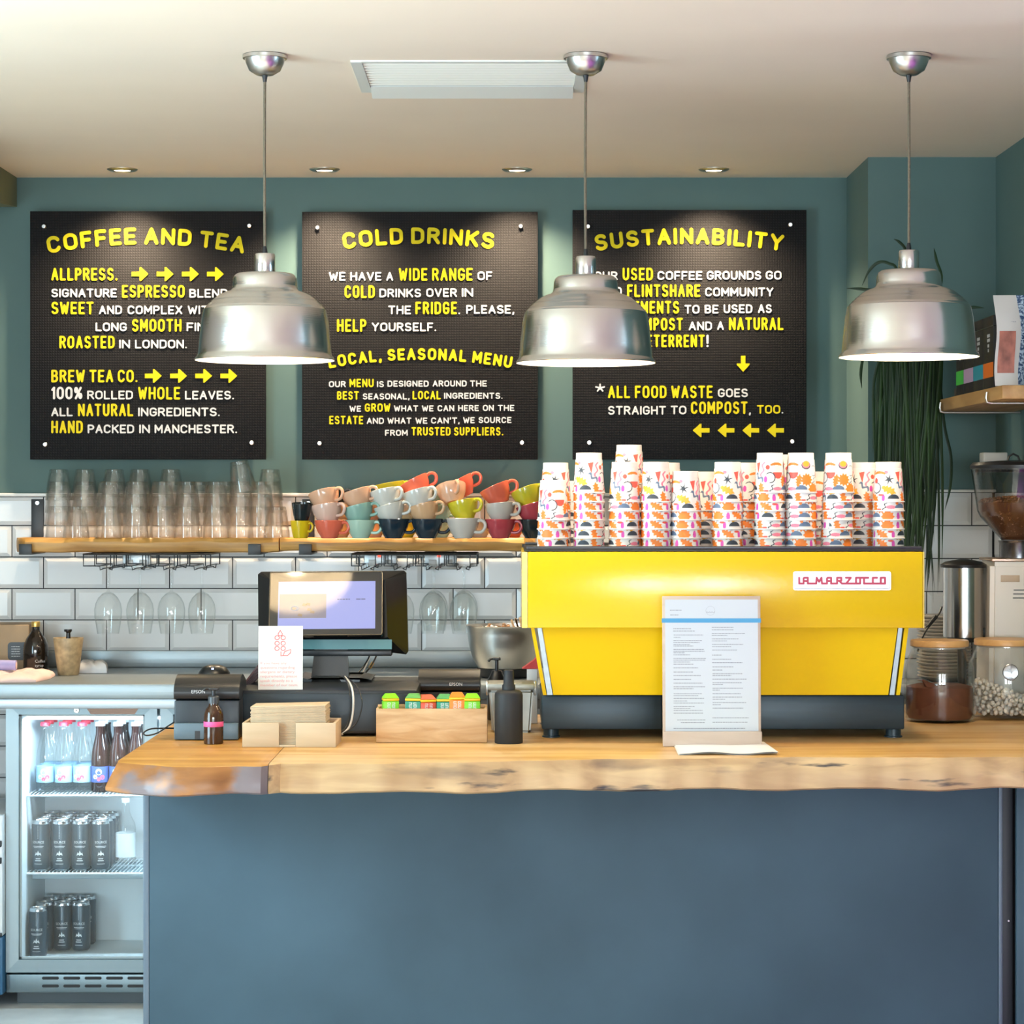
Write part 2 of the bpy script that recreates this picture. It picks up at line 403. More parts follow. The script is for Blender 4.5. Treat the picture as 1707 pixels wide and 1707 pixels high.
mb.box(-2.655, -2.645, -4.5, -3.0, .55, 2.15, 1); struct('window_5', mb, [frame_m, glass('window pane')])  # unseen left window, added to go with the left light
# boxed-in corner at the top left
mb = MB(); z0, z1 = zz(345, 525), zz(345, 560)
X0 = -1.572
vs = [(-2.6, 0, z0), (X0, 0, z0), (X0, 0, ZT), (-2.6, 0, ZT), (-2.6, -1.2, z1-.03), (X0, -1.2, z1-.03), (X0, -1.2, ZT), (-2.6, -1.2, ZT)]
mb.add(vs, [(0,1,2,3), (4,5,6,7), (0,1,5,4), (1,2,6,5), (3,2,6,7), (0,3,7,4)])
struct('trim_3', mb, mat('olive boxing paint', (.17, .19, .11), .8))

# metro tiling, every tile a bevelled slab standing on dark grout
def tiles(mb, u0, u1, rows, put):
    """u0..u1 along the wall, rows = [(z0, z1, offset)]"""
    tw, g, bv, d = .2, .0032, .012, .004
    for z0, z1, off in rows:
        k = math.floor((u0-off)/tw); x = off + k*tw
        while x < u1 - .004:
            a, b = max(x+g/2, u0), min(x+tw-g/2, u1); x += tw
            if b - a < .012: continue
            c, e = z0+g/2, z1-g/2
            vs = [put(a, 0, c), put(b, 0, c), put(b, 0, e), put(a, 0, e), put(a, .003, c), put(b, .003, c), put(b, .003, e), put(a, .003, e)]
            h = min(bv, (b-a)*.3); w = min(bv, (e-c)*.3)
            vs += [put(a+h, d+.003, c+w), put(b-h, d+.003, c+w), put(b-h, d+.003, e-w), put(a+h, d+.003, e-w)]
            fs = [(8,9,10,11)]
            for i in range(4):
                j = (i+1) % 4; fs += [(i, j, 4+j, 4+i), (4+i, 4+j, 8+j, 8+i)]
            mb.add(vs, fs, 0)
zl = [zz(v, 525) for v in (828, 876, 928.5, 981, 1033.3)]
rows = []
zs = zl[:] 
while zs[-1] > .12: zs.append(zs[-1]-.1)
jA = xx(20.5, 525); jB = xx(73, 525)
for i in range(len(zs)-1): rows.append((zs[i+1], zs[i], jA if i % 2 == 1 else jB))
mb = MB(); tiles(mb, -2.6, PX-.01, rows, lambda u, d, z: (u, -.002-d, z)); mb.box(-2.6, PX-.009, -.002, -.0003, .1, zl[0], 1)
struct('trim_1', mb, [tile_m, grout], smooth=10)
# the pier is tiled a little lower; joints read from the picture
zp = [zz(v, 558.5) for v in (821, 876, 931, 986)]
while zp[-1] > .12: zp.append(zp[-1]-.1)
rp = []
for i in range(len(zp)-1): rp.append((zp[i+1], zp[i], xx(1619.5, 558.5) if i % 2 == 0 else xx(1656, 558.5)))
mb = MB(); tiles(mb, PX, RX-.012, rp, lambda u, d, z: (u, PY-.002-d, z)); mb.box(PX, RX-.0005, PY-.002, PY-.0003, .1, zp[0], 1)
tiles(mb, PY, -.011, rp, lambda u, d, z: (PX-.002-d, u, z)); mb.box(PX-.002, PX-.0003, PY, -.0115, .1, zp[0], 1)
tiles(mb, -1.2, PY-.012, rp, lambda u, d, z: (RX-.002-d, u, z)); mb.box(RX-.002, RX-.0003, -1.2, PY-.012, .1, zp[0], 1)
struct('trim_2', mb, [tile_m, grout], smooth=10)
mb = MB(); mb.rbox(-2.6, PX-.012, -.014, -.0005, zl[0]+.0005, zl[0]+.0115, .003)
struct('trim_4', mb, white_trim)
mb = MB(); mb.rbox(PX-.014, RX-.001, PY-.014, PY-.0005, zp[0]+.0005, zp[0]+.009, .003)
struct('trim_5', mb, white_trim)

# ------------------------------------------------------------------ ceiling vent
vent_m = mat('cream vent enamel', (.72, .70, .60), .45)
vent_g = mat('pale vent flange', (.70, .72, .66), .4)
cx, cy = (VX0+VX1)/2, (VY0+VY1)/2
t = thing('ceiling_vent', 'rectangular cream slatted air vent set in the ceiling', 'vent', (cx, cy, ZT))
hx, hy = (VX1-VX0)/2, (VY1-VY0)/2
mb = MB()
mb.box(-hx-.014, -hx+.012, -hy-.012, hy+.075, -.005, 0); mb.box(hx-.012, hx+.014, -hy-.012, hy+.075, -.005, 0)
mb.box(-hx+.012, hx-.012, -hy-.012, -hy+.008, -.004, 0)
mb.build('frame', vent_g, t)
mb = MB(); mb.prism([(hy-.004, -.004), (hy+.075, -.020), (hy+.075, 0), (hy-.004, 0)], -hx+.013, hx-.013, 'X'); mb.build('deflector_flap', vent_g, t)
for k in range(9):
    y = -hy + .02 + k*(2*hy-.03)/9
    mb = MB(); mb.prism([(y, .018), (y+.014, -.004), (y+.0165, -.004), (y+.0025, .018)], -hx+.0125, hx-.0125, 'X'); mb.build('slat', vent_m, t)
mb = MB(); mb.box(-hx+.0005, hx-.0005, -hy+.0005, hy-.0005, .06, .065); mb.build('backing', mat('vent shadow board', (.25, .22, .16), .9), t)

# ------------------------------------------------------------------ recessed downlights
chrome = mat('brushed nickel', (.62, .60, .56), .28, 1.0)
lens_m = mat('lit downlight lens', (1, 1, 1), .4, emit=(1, .86, .66), estr=14)
for k, (u, lab) in enumerate(((204, 'round recessed ceiling downlight above the hot drinks board'), (541, 'round recessed ceiling downlight above the cold drinks board, left one'),
                              (862, 'round recessed ceiling downlight above the cold drinks board, right one'), (1190, 'round recessed ceiling downlight above the sustainability board'))):
    t = thing('ceiling_downlight', lab, 'ceiling light', (xx(u, 539), yy(539), ZT), group='recessed downlights along the back wall')
    mb = MB(); mb.lathe([(.026, 0), (.026, -.004), (.030, -.007), (.040, -.006), (.047, -.002), (.047, 0), (.026, 0)], 32); mb.build('bezel', chrome, t)
    mb = MB(); mb.lathe([(0, -.0035), (.0255, -.0035), (.0255, 0), (0, 0)], 24); mb.build('lens', lens_m, t)
    l = bpy.data.lights.new('downlight_beam', 'SPOT'); l.energy = 82; l.color = (1, .80, .56); l.spot_size = math.radians(122); l.spot_blend = 1.0; l.shadow_soft_size = .02
    o = bpy.data.objects.new('downlight_beam', l); COL.objects.link(o); o.parent = t; o.location = (0, 0, -.012)

# ------------------------------------------------------------------ pendant lamps over the counter
alu = mat('spun aluminium', (.70, .69, .67), .2, 1.0, bump=(3, .03, (.4, .4, 160)))
alu_in = mat('cream shade lining', (.80, .76, .66), .5)
cord_m = mat('braided brown cord', (.16, .13, .085), .8, bump=(220, .5, (1, 1, 1)))
black_p = mat('black plastic', (.012, .012, .013), .4)
bulb_m = mat('glowing bulb', (1, 1, 1), .4, emit=(1, .80, .52), estr=30)
def pend(u, vr, label):
    s = 726.0; p = at(u, vr, s); zr = p.z; t = thing('pendant_lamp', label, 'lamp', (p.x, p.y, zr), group='aluminium pendant lamps over the counter')
    k = 1/(7.112*s); yr = 1420.
    def pt(r, y): return (r*k, (yr-y)*k)
    outer = [(0, 392), (250, 392), (330, 400), (362, 425), (376, 460), (383, 540), (388, 578), (412, 605), (470, 622), (540, 655), (598, 700), (618, 722), (628, 724), (642, 745), (655, 754), (662, 757), (690, 792), (697, 794), (704, 806), (716, 826), (723, 828), (736, 880), (752, 960), (766, 1100), (780, 1240), (790, 1350), (800, 1375), (824, 1405), (828, 1420), (822, 1428)]
    inner = [(r-9, y+8) for r, y in outer[1:-3]][::-1]
    mb = MB(); mb.lathe([pt(*q) for q in outer], 72); sh = mb.build('shade', alu, t, smooth=50)
    mb = MB(); mb.lathe([pt(822, 1428), pt(806, 1412)] + [pt(*q) for q in inner] + [(0, pt(0, 402)[1])], 72); mb.build('shade_lining', alu_in, sh)
    ztop = (yr-392)*k
    mb = MB(); mb.lathe([(0, ztop+.0002), (.0225, ztop+.0002), (.0236, ztop+.003), (.0236, ztop+.040), (.0215, ztop+.0445), (.008, ztop+.046), (0, ztop+.046)], 32); mb.build('lamp_holder', alu, t)
    mb = MB(); mb.lathe([(0, ztop+.0462), (.0062, ztop+.0462), (.0055, ztop+.054), (.0035, ztop+.062), (0, ztop+.062)], 16); mb.build('cord_grip', black_p, t)
    zc = ZT - zr
    mb = MB(); mb.lathe([(0, zc-.046), (.02, zc-.046), (.036, zc-.036), (.044, zc-.018), (.046, zc-.010), (.051, zc-.009), (.051, zc-.0015), (.049, zc), (0, zc)], 40); mb.build('ceiling_rose', chrome, t)
    mb = MB(); mb.lathe([(0, zc-.062), (.004, zc-.062), (.0065, zc-.047), (0, zc-.047)], 16); mb.build('rose_grip', black_p, t)
    sway = random.uniform(-.002, .002)
    mb = MB(); mb.tube([(sway*math.sin(PI*i/12), 0, ztop+.060 + (zc-.061-ztop-.060)*i/12) for i in range(13)], .0032, 10); mb.build('cord', cord_m, t)
    zb = (yr-900)*k
    mb = MB(); mb.lathe([(0, zb-.055), (.015, zb-.052), (.027, zb-.038), (.030, zb-.022), (.024, zb-.002), (.014, zb+.018), (.013, zb+.045), (0, zb+.045)], 24); mb.build('bulb', bulb_m, t)
    l = bpy.data.lights.new('lamp_glow', 'POINT'); l.energy = 8; l.color = (1, .80, .56); l.shadow_soft_size = .03
    o = bpy.data.objects.new('lamp_glow', l); COL.objects.link(o); o.parent = t; o.location = (0, 0, zb-.064)
    return t
pend(441.5, 600, 'dome-shaped aluminium pendant lamp hanging over the till, leftmost')
pend(976.5, 604.5, 'dome-shaped aluminium pendant lamp hanging above the yellow machine, middle of three')
pend(1515, 594.5, 'dome-shaped aluminium pendant lamp hanging in front of the trailing plant, rightmost')

# ------------------------------------------------------------------ the three menu boards
def board_mat():
    m = mat('black peg board', (.022, .019, .019), .7, spec=.15)
    nt = m.node_tree; b = nt.nodes['Principled BSDF']
    tc = nt.nodes.new('ShaderNodeTexCoord'); sp = nt.nodes.new('ShaderNodeSeparateXYZ'); nt.links.new(tc.outputs['Object'], sp.inputs[0])
    outs = []
    for ax in (0, 2):
        a = nt.nodes.new('ShaderNodeMath'); a.operation = 'MULTIPLY'; a.inputs[1].default_value = 122*2*PI
        s = nt.nodes.new('ShaderNodeMath'); s.operation = 'COSINE'
        nt.links.new(sp.outputs[ax], a.inputs[0]); nt.links.new(a.outputs[0], s.inputs[0]); outs.append(s)
    ad = nt.nodes.new('ShaderNodeMath'); ad.operation = 'MAXIMUM'
    nt.links.new(outs[0].outputs[0], ad.inputs[0]); nt.links.new(outs[1].outputs[0], ad.inputs[1])
    r = nt.nodes.new('ShaderNodeValToRGB'); r.color_ramp.elements[0].position = .3; r.color_ramp.elements[1].position = .95
    r.color_ramp.elements[0].color = (.014, .0125, .0125, 1); r.color_ramp.elements[1].color = (.0075, .0068, .0068, 1)
    nt.links.new(ad.outputs[0], r.inputs[0]); nt.links.new(r.outputs[0], b.inputs['Base Color'])
    bp = nt.nodes.new('ShaderNodeBump'); bp.invert = True; bp.inputs['Strength'].default_value = .25; bp.inputs['Distance'].default_value = .002
    nt.links.new(ad.outputs[0], bp.inputs['Height']); nt.links.new(bp.outputs[0], b.inputs['Normal'])
    return m
peg = board_mat()
yel_l = mat('yellow lettering', (.58, .47, .004), .6, spec=.2); wht_l = mat('white lettering', (.56, .55, .54), .6, spec=.2)
SB = 528.0
def board(rect, bolts, u0, title, runs, arrows, label):
    a = at(rect[0], rect[3], SB); b = at(rect[1], rect[2], SB)
    t = thing('menu_board', label, 'menu board', ((a.x+b.x)/2, a.y, a.z), group='black menu boards on the back wall')
    ox, oz = (a.x+b.x)/2, a.z; w = (b.x-a.x)/2; h = b.z-a.z
    mb = MB(); mb.rbox(-w, w, 0, .006, 0, h, .001); mb.build('panel', peg, t)
    def X(c): return xx(u0 + c/3.711, SB) - ox
    def Z(c): return zz(320 + c/3.711, SB) - oz
    P = 1/(3.711*SB)
    ym, wm = MB(), MB()
    for txt, x0, x1, base, hh, th, bend in title:
        letter(ym, txt, X(x0), X(x1), Z(base), hh*P, th*P, 0, bend=bend*P)
    ST = {'B': (78, 13), 'S': (54, 9.8), 'b': (52, 9.4), 's': (38, 7.4)}
    for txt, x0, x1, base, st, colr in runs:
        hh, th = ST[st]; letter(ym if colr == 'y' else wm, txt, X(x0), X(x1), Z(base), hh*P, th*P, 0)
    for cx, cy, ww, hh, ang in arrows: arrow(ym, X(cx), Z(cy), ww*P, hh*P, ang, 0)
    ym.build('yellow_lettering', yel_l, t, smooth=0)['label'] = 'yellow raised lettering'
    wm.build('white_lettering', wht_l, t, smooth=0)['label'] = 'white raised lettering'
    for u, v in bolts:
        p = at(u, v, SB)
        mb = MB(); Mx = Matrix.Translation((p.x-ox, 0, p.z-oz)) @ Matrix.Rotation(PI/2, 4, 'X')
        mb.lathe([(0, .012), (.0055, .012), (.0068, .0105), (.0068, .0003), (0, .0003)], 24, 0, Mx)
        mb.lathe([(0, -.0063), (.006, -.0063), (.006, p.y + .0005 if False else -(-p.y-.0005)), (0, -(-p.y-.0005))], 16, 0, Mx)
        mb.build('standoff_bolt', chrome, t)
    return t
board((50, 443.5, 352, 766), [(74, 378), (416, 377), (76, 741), (420, 738)], 0,
  [('COFFEE AND TEA', 300, 1507, 325, 104, 22, 58)],
  [('ALLPRESS.', 318, 728, 548, 'B', 'y'), ('SIGNATURE', 318, 723, 652, 'S', 'w'), ('ESPRESSO', 755, 1143, 654, 'B', 'y'), ('BLEND,', 1172, 1430, 654, 'S', 'w'),
   ('SWEET', 318, 580, 757, 'B', 'y'), ('AND', 613, 755, 757, 'S', 'w'), ('COMPLEX', 790, 1128, 757, 'S', 'w'), ('WITH', 1162, 1345, 757, 'S', 'w'),
   ('LONG', 592, 785, 862, 'S', 'w'), ('SMOOTH', 817, 1123, 864, 'B', 'y'), ('FINISH', 1155, 1400, 862, 'S', 'w'),
   ('ROASTED', 368, 710, 968, 'B', 'y'), ('IN', 738, 805, 968, 'S', 'w'), ('LONDON.', 836, 1157, 968, 'S', 'w'),
   ('BREW TEA CO.', 318, 852, 1178, 'B', 'y'), ('100%', 318, 510, 1283, 'B', 'w'), ('ROLLED', 540, 823, 1283, 'S', 'w'), ('WHOLE', 855, 1115, 1284, 'B', 'y'), ('LEAVES.', 1145, 1448, 1284, 'S', 'w'),
   ('ALL', 318, 450, 1388, 'S', 'w'), ('NATURAL', 483, 825, 1388, 'B', 'y'), ('INGREDIENTS.', 855, 1360, 1388, 'S', 'w'),
   ('HAND', 318, 513, 1493, 'B', 'y'), ('PACKED', 543, 830, 1493, 'S', 'w'), ('IN', 862, 928, 1493, 'S', 'w'), ('MANCHESTER.', 957, 1467, 1493, 'S', 'w')],
  [(c, 508, 104, 84, 0) for c in (867, 1022, 1178, 1333)] + [(c, 1138, 104, 84, 0) for c in (949, 1105, 1260, 1416)],
  'black peg menu board headed coffee and tea in yellow letters')
board((503.5, 896.5, 353, 766), [(529.5, 380), (868, 377.5), (533, 739), (870, 738)], 460,
  [('COLD DRINKS', 420, 1345, 322, 102, 22, 34), ('LOCAL, SEASONAL MENU', 330, 1455, 1040, 74, 16, 52)],
  [('WE', 328, 430, 549, 'S', 'w'), ('HAVE', 460, 652, 549, 'S', 'w'), ('A', 683, 725, 549, 'S', 'w'), ('WIDE RANGE', 760, 1217, 549, 'B', 'y'), ('OF', 1247, 1338, 546, 'S', 'w'),
   ('COLD', 425, 612, 656, 'B', 'y'), ('DRINKS', 640, 898, 652, 'S', 'w'), ('OVER', 930, 1120, 650, 'S', 'w'), ('IN', 1150, 1220, 649, 'S', 'w'),
   ('THE', 695, 835, 757, 'S', 'w'), ('FRIDGE', 863, 1120, 757, 'B', 'y'), ('.', 1128, 1146, 757, 'S', 'w'), ('PLEASE,', 1177, 1475, 754, 'S', 'w'),
   ('HELP', 378, 560, 865, 'B', 'y'), ('YOURSELF.', 593, 992, 862, 'S', 'w'),
   ('OUR', 328, 432, 1208, 's', 'w'), ('MENU', 455, 605, 1208, 'b', 'y'), ('IS', 625, 668, 1208, 's', 'w'), ('DESIGNED', 690, 945, 1205, 's', 'w'), ('AROUND', 970, 1180, 1204, 's', 'w'), ('THE', 1200, 1305, 1204, 's', 'w'),
   ('BEST', 378, 513, 1285, 'b', 'y'), ('SEASONAL,', 537, 827, 1284, 's', 'w'), ('LOCAL', 845, 1020, 1283, 'b', 'y'), ('INGREDIENTS.', 1040, 1402, 1280, 's', 'w'),
   ('WE', 455, 527, 1360, 's', 'w'), ('GROW', 550, 708, 1360, 'b', 'y'), ('WHAT', 730, 880, 1358, 's', 'w'), ('WE', 903, 975, 1358, 's', 'w'), ('CAN', 1000, 1103, 1357, 's', 'w'), ('HERE', 1127, 1255, 1356, 's', 'w'), ('ON', 1280, 1348, 1355, 's', 'w'), ('THE', 1372, 1475, 1355, 's', 'w'),
   ('ESTATE', 330, 540, 1437, 'b', 'y'), ('AND', 562, 668, 1435, 's', 'w'), ('WHAT', 690, 838, 1434, 's', 'w'), ('WE', 863, 937, 1434, 's', 'w'), ("CAN'T,", 960, 1137, 1433, 's', 'w'), ('WE', 1158, 1230, 1431, 's', 'w'), ('SOURCE', 1253, 1457, 1430, 's', 'w'),
   ('FROM', 675, 815, 1509, 's', 'w'), ('TRUSTED SUPPLIERS.', 838, 1407, 1507, 'b', 'y')],
  [], 'black peg menu board headed cold drinks, between the other two')
board((954.5, 1344.5, 350, 766), [(980, 378), (1317, 375), (982, 738), (1320, 736)], 920,
  [('SUSTAINABILITY', 272, 1425, 324, 102, 22, 44)],
  [('OUR', 262, 407, 546, 'S', 'w'), ('USED', 437, 625, 547, 'B', 'y'), ('COFFEE', 653, 930, 544, 'S', 'w'), ('GROUNDS', 958, 1295, 543, 'S', 'w'), ('GO', 1323, 1420, 542, 'S', 'w'),
   ('TO', 345, 432, 642, 'S', 'w'), ('FLINTSHARE', 465, 918, 650, 'B', 'y'), ('COMMUNITY', 948, 1370, 646, 'S', 'w'),
   ('ALLOTMENTS', 310, 787, 753, 'B', 'y'), ('TO', 820, 913, 753, 'S', 'w'), ('BE', 945, 1030, 752, 'S', 'w'), ('USED', 1062, 1240, 750, 'S', 'w'), ('AS', 1275, 1360, 749, 'S', 'w'),
   ('COMPOST', 475, 810, 857, 'B', 'y'), ('AND', 847, 990, 856, 'S', 'w'), ('A', 1022, 1063, 854, 'S', 'w'), ('NATURAL', 1095, 1432, 855, 'B', 'y'),
   ('DETERRENT', 538, 945, 961, 'B', 'y'), ('!', 955, 978, 961, 'B', 'w'),
   ('*', 266, 330, 1182+58, 'S', 'w'), ('ALL FOOD WASTE', 347, 995, 1276, 'B', 'y'), ('GOES', 1027, 1212, 1270, 'S', 'w'),
   ('STRAIGHT', 347, 705, 1378, 'S', 'w'), ('TO', 735, 832, 1376, 'S', 'w'), ('COMPOST', 860, 1210, 1374, 'B', 'y'), (',', 1218, 1240, 1376, 'S', 'w'), ('TOO', 1268, 1413, 1372, 'S', 'y'), ('.', 1420, 1440, 1372, 'S', 'w')],
  [(1183, 1063, 100, 80, -PI/2)] + [(c, 1475, 104, 82, PI) for c in (923, 1077, 1230, 1383)],
  'black peg menu board headed sustainability, behind the patterned paper cups')

# ================================================================== BACK WORKTOP, SHELVES, WALL THINGS
steel = mat('brushed stainless steel', (.27, .30, .31), .42, .85, noise=(4, .06, (1, 20, 20)), bump=(2, .04, (.6, 60, 60)))
steel_d = mat('dull steel', (.36, .38, .40), .38, 1.0)
black_m = mat('black powder coat', (.012, .013, .014), .45)
YBF = yy(577)                                      # front edge of the back worktop
t = thing('steel_worktop', 'long stainless steel worktop with upstand below the tiled wall', 'worktop', (0, 0, ZB))
mb = MB(); mb.rbox(-2.5, PX-.014, YBF, -.012, -.045, 0, .006); mb.rbox(PX-.014, RX-.012, YBF, PY-.012, -.045, 0, .006); mb.build('top', steel, t)
mb = MB(); mb.rbox(-2.5, PX-.014, -.030, -.011, .0003, zz(1084, 526)-ZB, .003); mb.build('upstand', steel, t)
mb = MB(); mb.rbox(-2.5, RX-.012, YBF+.03, YBF+.05, -.075, -.0455, .002); mb.build('front_rail', steel_d, t)
for x in (-2.46, -.45, .45, 1.35):
    mb = MB(); mb.rbox(x, x+.04, YBF+.05, YBF+.09, -ZB, -.0455, .003); mb.build('leg', steel_d, t)

# live-edge shelf planks
shelf_w = wood('honey shelf wood', (.60, .33, .09), (.36, .165, .035), (1.0, 16, 16), 2.4, .4, blotch=((.20, .085, .02), 3.0, (2.5, 9, 9), .60, .78))
def plank(name, u0, u1, vt, vb, s0, seed, label, z_top, end_wane):
    """one plank on the wall: wavy front edge, ends a little out of square"""
    rnd = random.Random(seed); n = 44; X0, X1 = xx(u0, s0), xx(u1, s0); yf = yy(s0); th = (vb-vt)/s0
    t = MB(); vs = []; fs = []
    ph = [rnd.uniform(0, 6.28) for _ in range(6)]
    for i in range(n+1):
        f = i/n; x = X0 + (X1-X0)*f
        w = .006*math.sin(9*f+ph[0]) + .004*math.sin(23*f+ph[1]); wz = .0018*math.sin(17*f+ph[2]) + .0012*math.sin(41*f+ph[3])
        e0 = end_wane[0]*max(0, 1-f/.03) + end_wane[1]*max(0, 1-(1-f)/.05)
        y = yf + .012 + w + e0
        sec = [(y+.007, z_top), (y+.0015, z_top-.004+wz), (y-.003, z_top-.013+wz), (y-.002, z_top-th*.6+wz), (y+.002, z_top-th+.004+wz), (y+.008, z_top-th+wz*.6), (-.022, z_top-th), (-.022, z_top)]
        vs += [(x, a, b) for a, b in sec]
    k = 8
    for i in range(n):
        for j in range(k): fs.append((i*k+j, i*k+(j+1) % k, (i+1)*k+(j+1) % k, (i+1)*k+j))
    fs += [tuple(range(k)), tuple(range(n*k+k-1, n*k-1, -1))]
    t.add(vs, fs); o = t.build(name, shelf_w, smooth=30)
    return tag(o, label, 'shelf')
ZS = zz(897, 541)
plank('wooden_shelf', 20, 464, 897, 921, 541, 3, 'live-edge wooden wall shelf holding the glass tumblers', ZS, (.05, 0))
plank('wooden_shelf', 466, 893, 897, 919, 541, 8, 'live-edge wooden wall shelf holding the coloured coffee cups', ZS, (0, .07))
for u, wl, lab in ((40, 62, 'black flat-bar shelf bracket at the far left end, by the tumblers'), (423, None, 'black flat-bar shelf bracket under the right end of the tumbler shelf'),
               (508, 514, 'black flat-bar shelf bracket beside the yellow espresso cup'), (881, None, 'black flat-bar shelf bracket at the right end, next to the yellow machine')):
    x = xx(u, 543); p = (x, 0, 0); yf = yy(541); w = .0195
    zb = ZS - 24/541 - .0008
    t = MB()
    t.rbox(x-w, x+w, yf-.004, -.0125, zb-.006, zb, .001)                          # under the plank
    t.rbox(x-w, x+w, yf-.010, yf-.004, zb-.006, zb+.027, .001)                     # lip turned up in front
    xo = xx(wl, 526) if wl else x
    t.rbox(min(xo-w, x-w) if wl else x-w, xo+w if wl else x+w, -.0125, -.0095, zb-.006, ZS+.12 if wl else ZS-.003, .001)
    if wl:
        t.cyl((xo, -.0125, ZS+.108), (xo, -.015, ZS+.108), .006, n=16, m=1)
    o = t.build('shelf_bracket', [black_m, chrome]); tag(o, lab, 'bracket', 'black brackets under the long shelf')

# ------------------------------------------------------------------ glass racks and hanging wine glasses
wire = mat('black wire', (.008, .009, .010), .4)
clear = glass('clear glass')
def rack(u0, u1, s, slots, label):
    X0, X1 = xx(u0, s), xx(u1, s); zt = ZS - 24/541 - .004; zb = zt - .036; y0, y1 = yy(s), -.05
    t = thing('wine_glass_rack', label, 'rack', ((X0+X1)/2, 0, zt), group='black wire racks under the shelf')
    ox = (X0+X1)/2; r = .0028
    mb = MB()
    for y in (y0, (y0+y1)/2, y1): mb.tube([(X0-ox, y, -.0005), (X1-ox, y, -.0005)], r, 8)
    for x in (X0, X1): mb.tube([(x-ox, y0, -.0005), (x-ox, y1, -.0005)], r, 8)
    mb.build('top_frame', wire, t)
    edges = []
    pitch = (X1-X0)/len(slots)
    for i, us in enumerate(slots):
        xc = xx(us, s) - ox; a = X0-ox + pitch*i; b = a + pitch
        mb = MB(); h = zb - zt
        for y in (y0, y1):
            for sx, e in ((-1, a), (1, b)):
                mb.tube([(e - sx*.0035*(0 if (e == a and i == 0) or (e == b and i == len(slots)-1) else 1), y, -.001), (e - sx*.0035*(0 if (e == a and i == 0) or (e == b and i == len(slots)-1) else 1), y, h), (xc + sx*.020, y, h), (xc + sx*.018, y, h-.012), (xc + sx*.009, y, h-.008)], .0022, 6)
        for sx in (-1, 1):
            mb.tube([(xc+sx*.009, y0, h-.008), (xc+sx*.009, y1, h-.008)], .0018, 6)
            mb.tube([(xc+sx*.020, y0, h), (xc+sx*.020, y1, h)], .0018, 6)
        for x in ((a+xc)/2, (b+xc)/2): mb.tube([(x, y0, -.001), (x, y0, h)], .0018, 6)
        mb.build('glass_channel', wire, t)
    return zb
zb1 = rack(139, 351, 545, [177, 230.5, 283, 334], 'black wire stemware rack under the tumbler shelf')
zb2 = rack(586, 795, 545, [613, 667, 721, 772], 'black wire stemware rack under the coffee cup shelf')
def wine_glass():
    t = thing('wine_glass', '', 'wine glass', (0, 0, 0))
    ft = [(.032, .0015), (.031, .003), (.012, .0045), (.0045, .010), (.0034, .02), (.0032, .050), (.0036, .072), (.006, .079)]
    mb = MB(); mb.lathe([(0, 0), (.032, 0)] + ft, 40, M=Matrix.Scale(-1, 4, (0, 0, 1))); mb.build('stem', clear, t)
    out = [(0, .0785), (.006, .079), (.018, .085), (.030, .097), (.039, .115), (.0425, .135), (.0415, .155), (.037, .185), (.0335, .207)]
    inn = [(r-.0012, z) for r, z in out[2:]][::-1]
    mb = MB(); mb.lathe(out + [(.0332, .2078)] + inn + [(0, .0825)], 48, M=Matrix.Scale(-1, 4, (0, 0, 1))); mb.build('bowl', clear, t)
    return keep(t)
WG = wine_glass()
first = True
wn = [('leftmost', 177), ('second from left', 230.5), ('third from left', 283), ('fourth from left', 334)]
spots = [(u, 545, zb1, 'clear wine glass hanging upside down under the tumbler shelf, ' + q) for q, u in wn]
spots += [(721, 545, zb2, 'clear wine glass hanging upside down just right of the till screen'), (772, 545, zb2, 'clear wine glass hanging upside down above the steel bowl'),
          (667, 545, zb2, 'clear wine glass hanging upside down, half hidden by the till screen'),
          (735, 532, zb2, 'clear wine glass hanging in the back of the right rack, left one'), (784, 532, zb2, 'clear wine glass hanging in the back of the right rack, right one')]
for u, s, z, lab in spots:
    loc = (xx(u, s), yy(s)+(.035 if s == 545 else 0), z-.0075+.0062)
    if s == 532: loc = (xx(721 if u == 735 else 772, 545), -.085, loc[2])
    if first: WG.location = loc; WG['label'] = lab; WG['group'] = 'wine glasses hanging from the racks'; first = False
    else: dup(WG, loc, label=lab, group='wine glasses hanging from the racks')

# wall sockets below the shelf
grey_pl = mat('grey metal socket plate', (.50, .52, .52), .35, .6); red_n = mat('red neon rocker', (.5, .02, .015), .4, emit=(1, .08, .04), estr=2.0)
for u0, u1, n, lab in ((608, 662, 633, 'grey wall socket with a red neon behind the right rack, left one'), (708, 762, 732, 'grey wall socket with a red neon behind the right rack, right one'),
                       (206, 252, None, 'grey wall socket behind the left wine glass rack')):
    a, b = at(u0, 949, 526), at(u1, 919, 526)
    t = thing('wall_socket', lab, 'socket', ((a.x+b.x)/2, -.0095, a.z), group=None)
    w, h = (b.x-a.x)/2, b.z-a.z
    mb = MB(); mb.rbox(-w, w, -.028, 0, 0, h, .003); mb.build('face_plate', grey_pl, t)
    for k in (-1, 1):
        mb = MB(); mb.rbox(k*w*.5-.012, k*w*.5+.012, -.0305, -.0285, h*.2, h*.55, .001); mb.build('socket_outlet', white_trim, t)
    if n:
        mb = MB(); mb.rbox(xx(n, 526)-(a.x+b.x)/2-.005, xx(n, 526)-(a.x+b.x)/2+.005, -.032, -.0285, h*.68, h*.95, .001); mb.build('neon_switch', red_n, t)

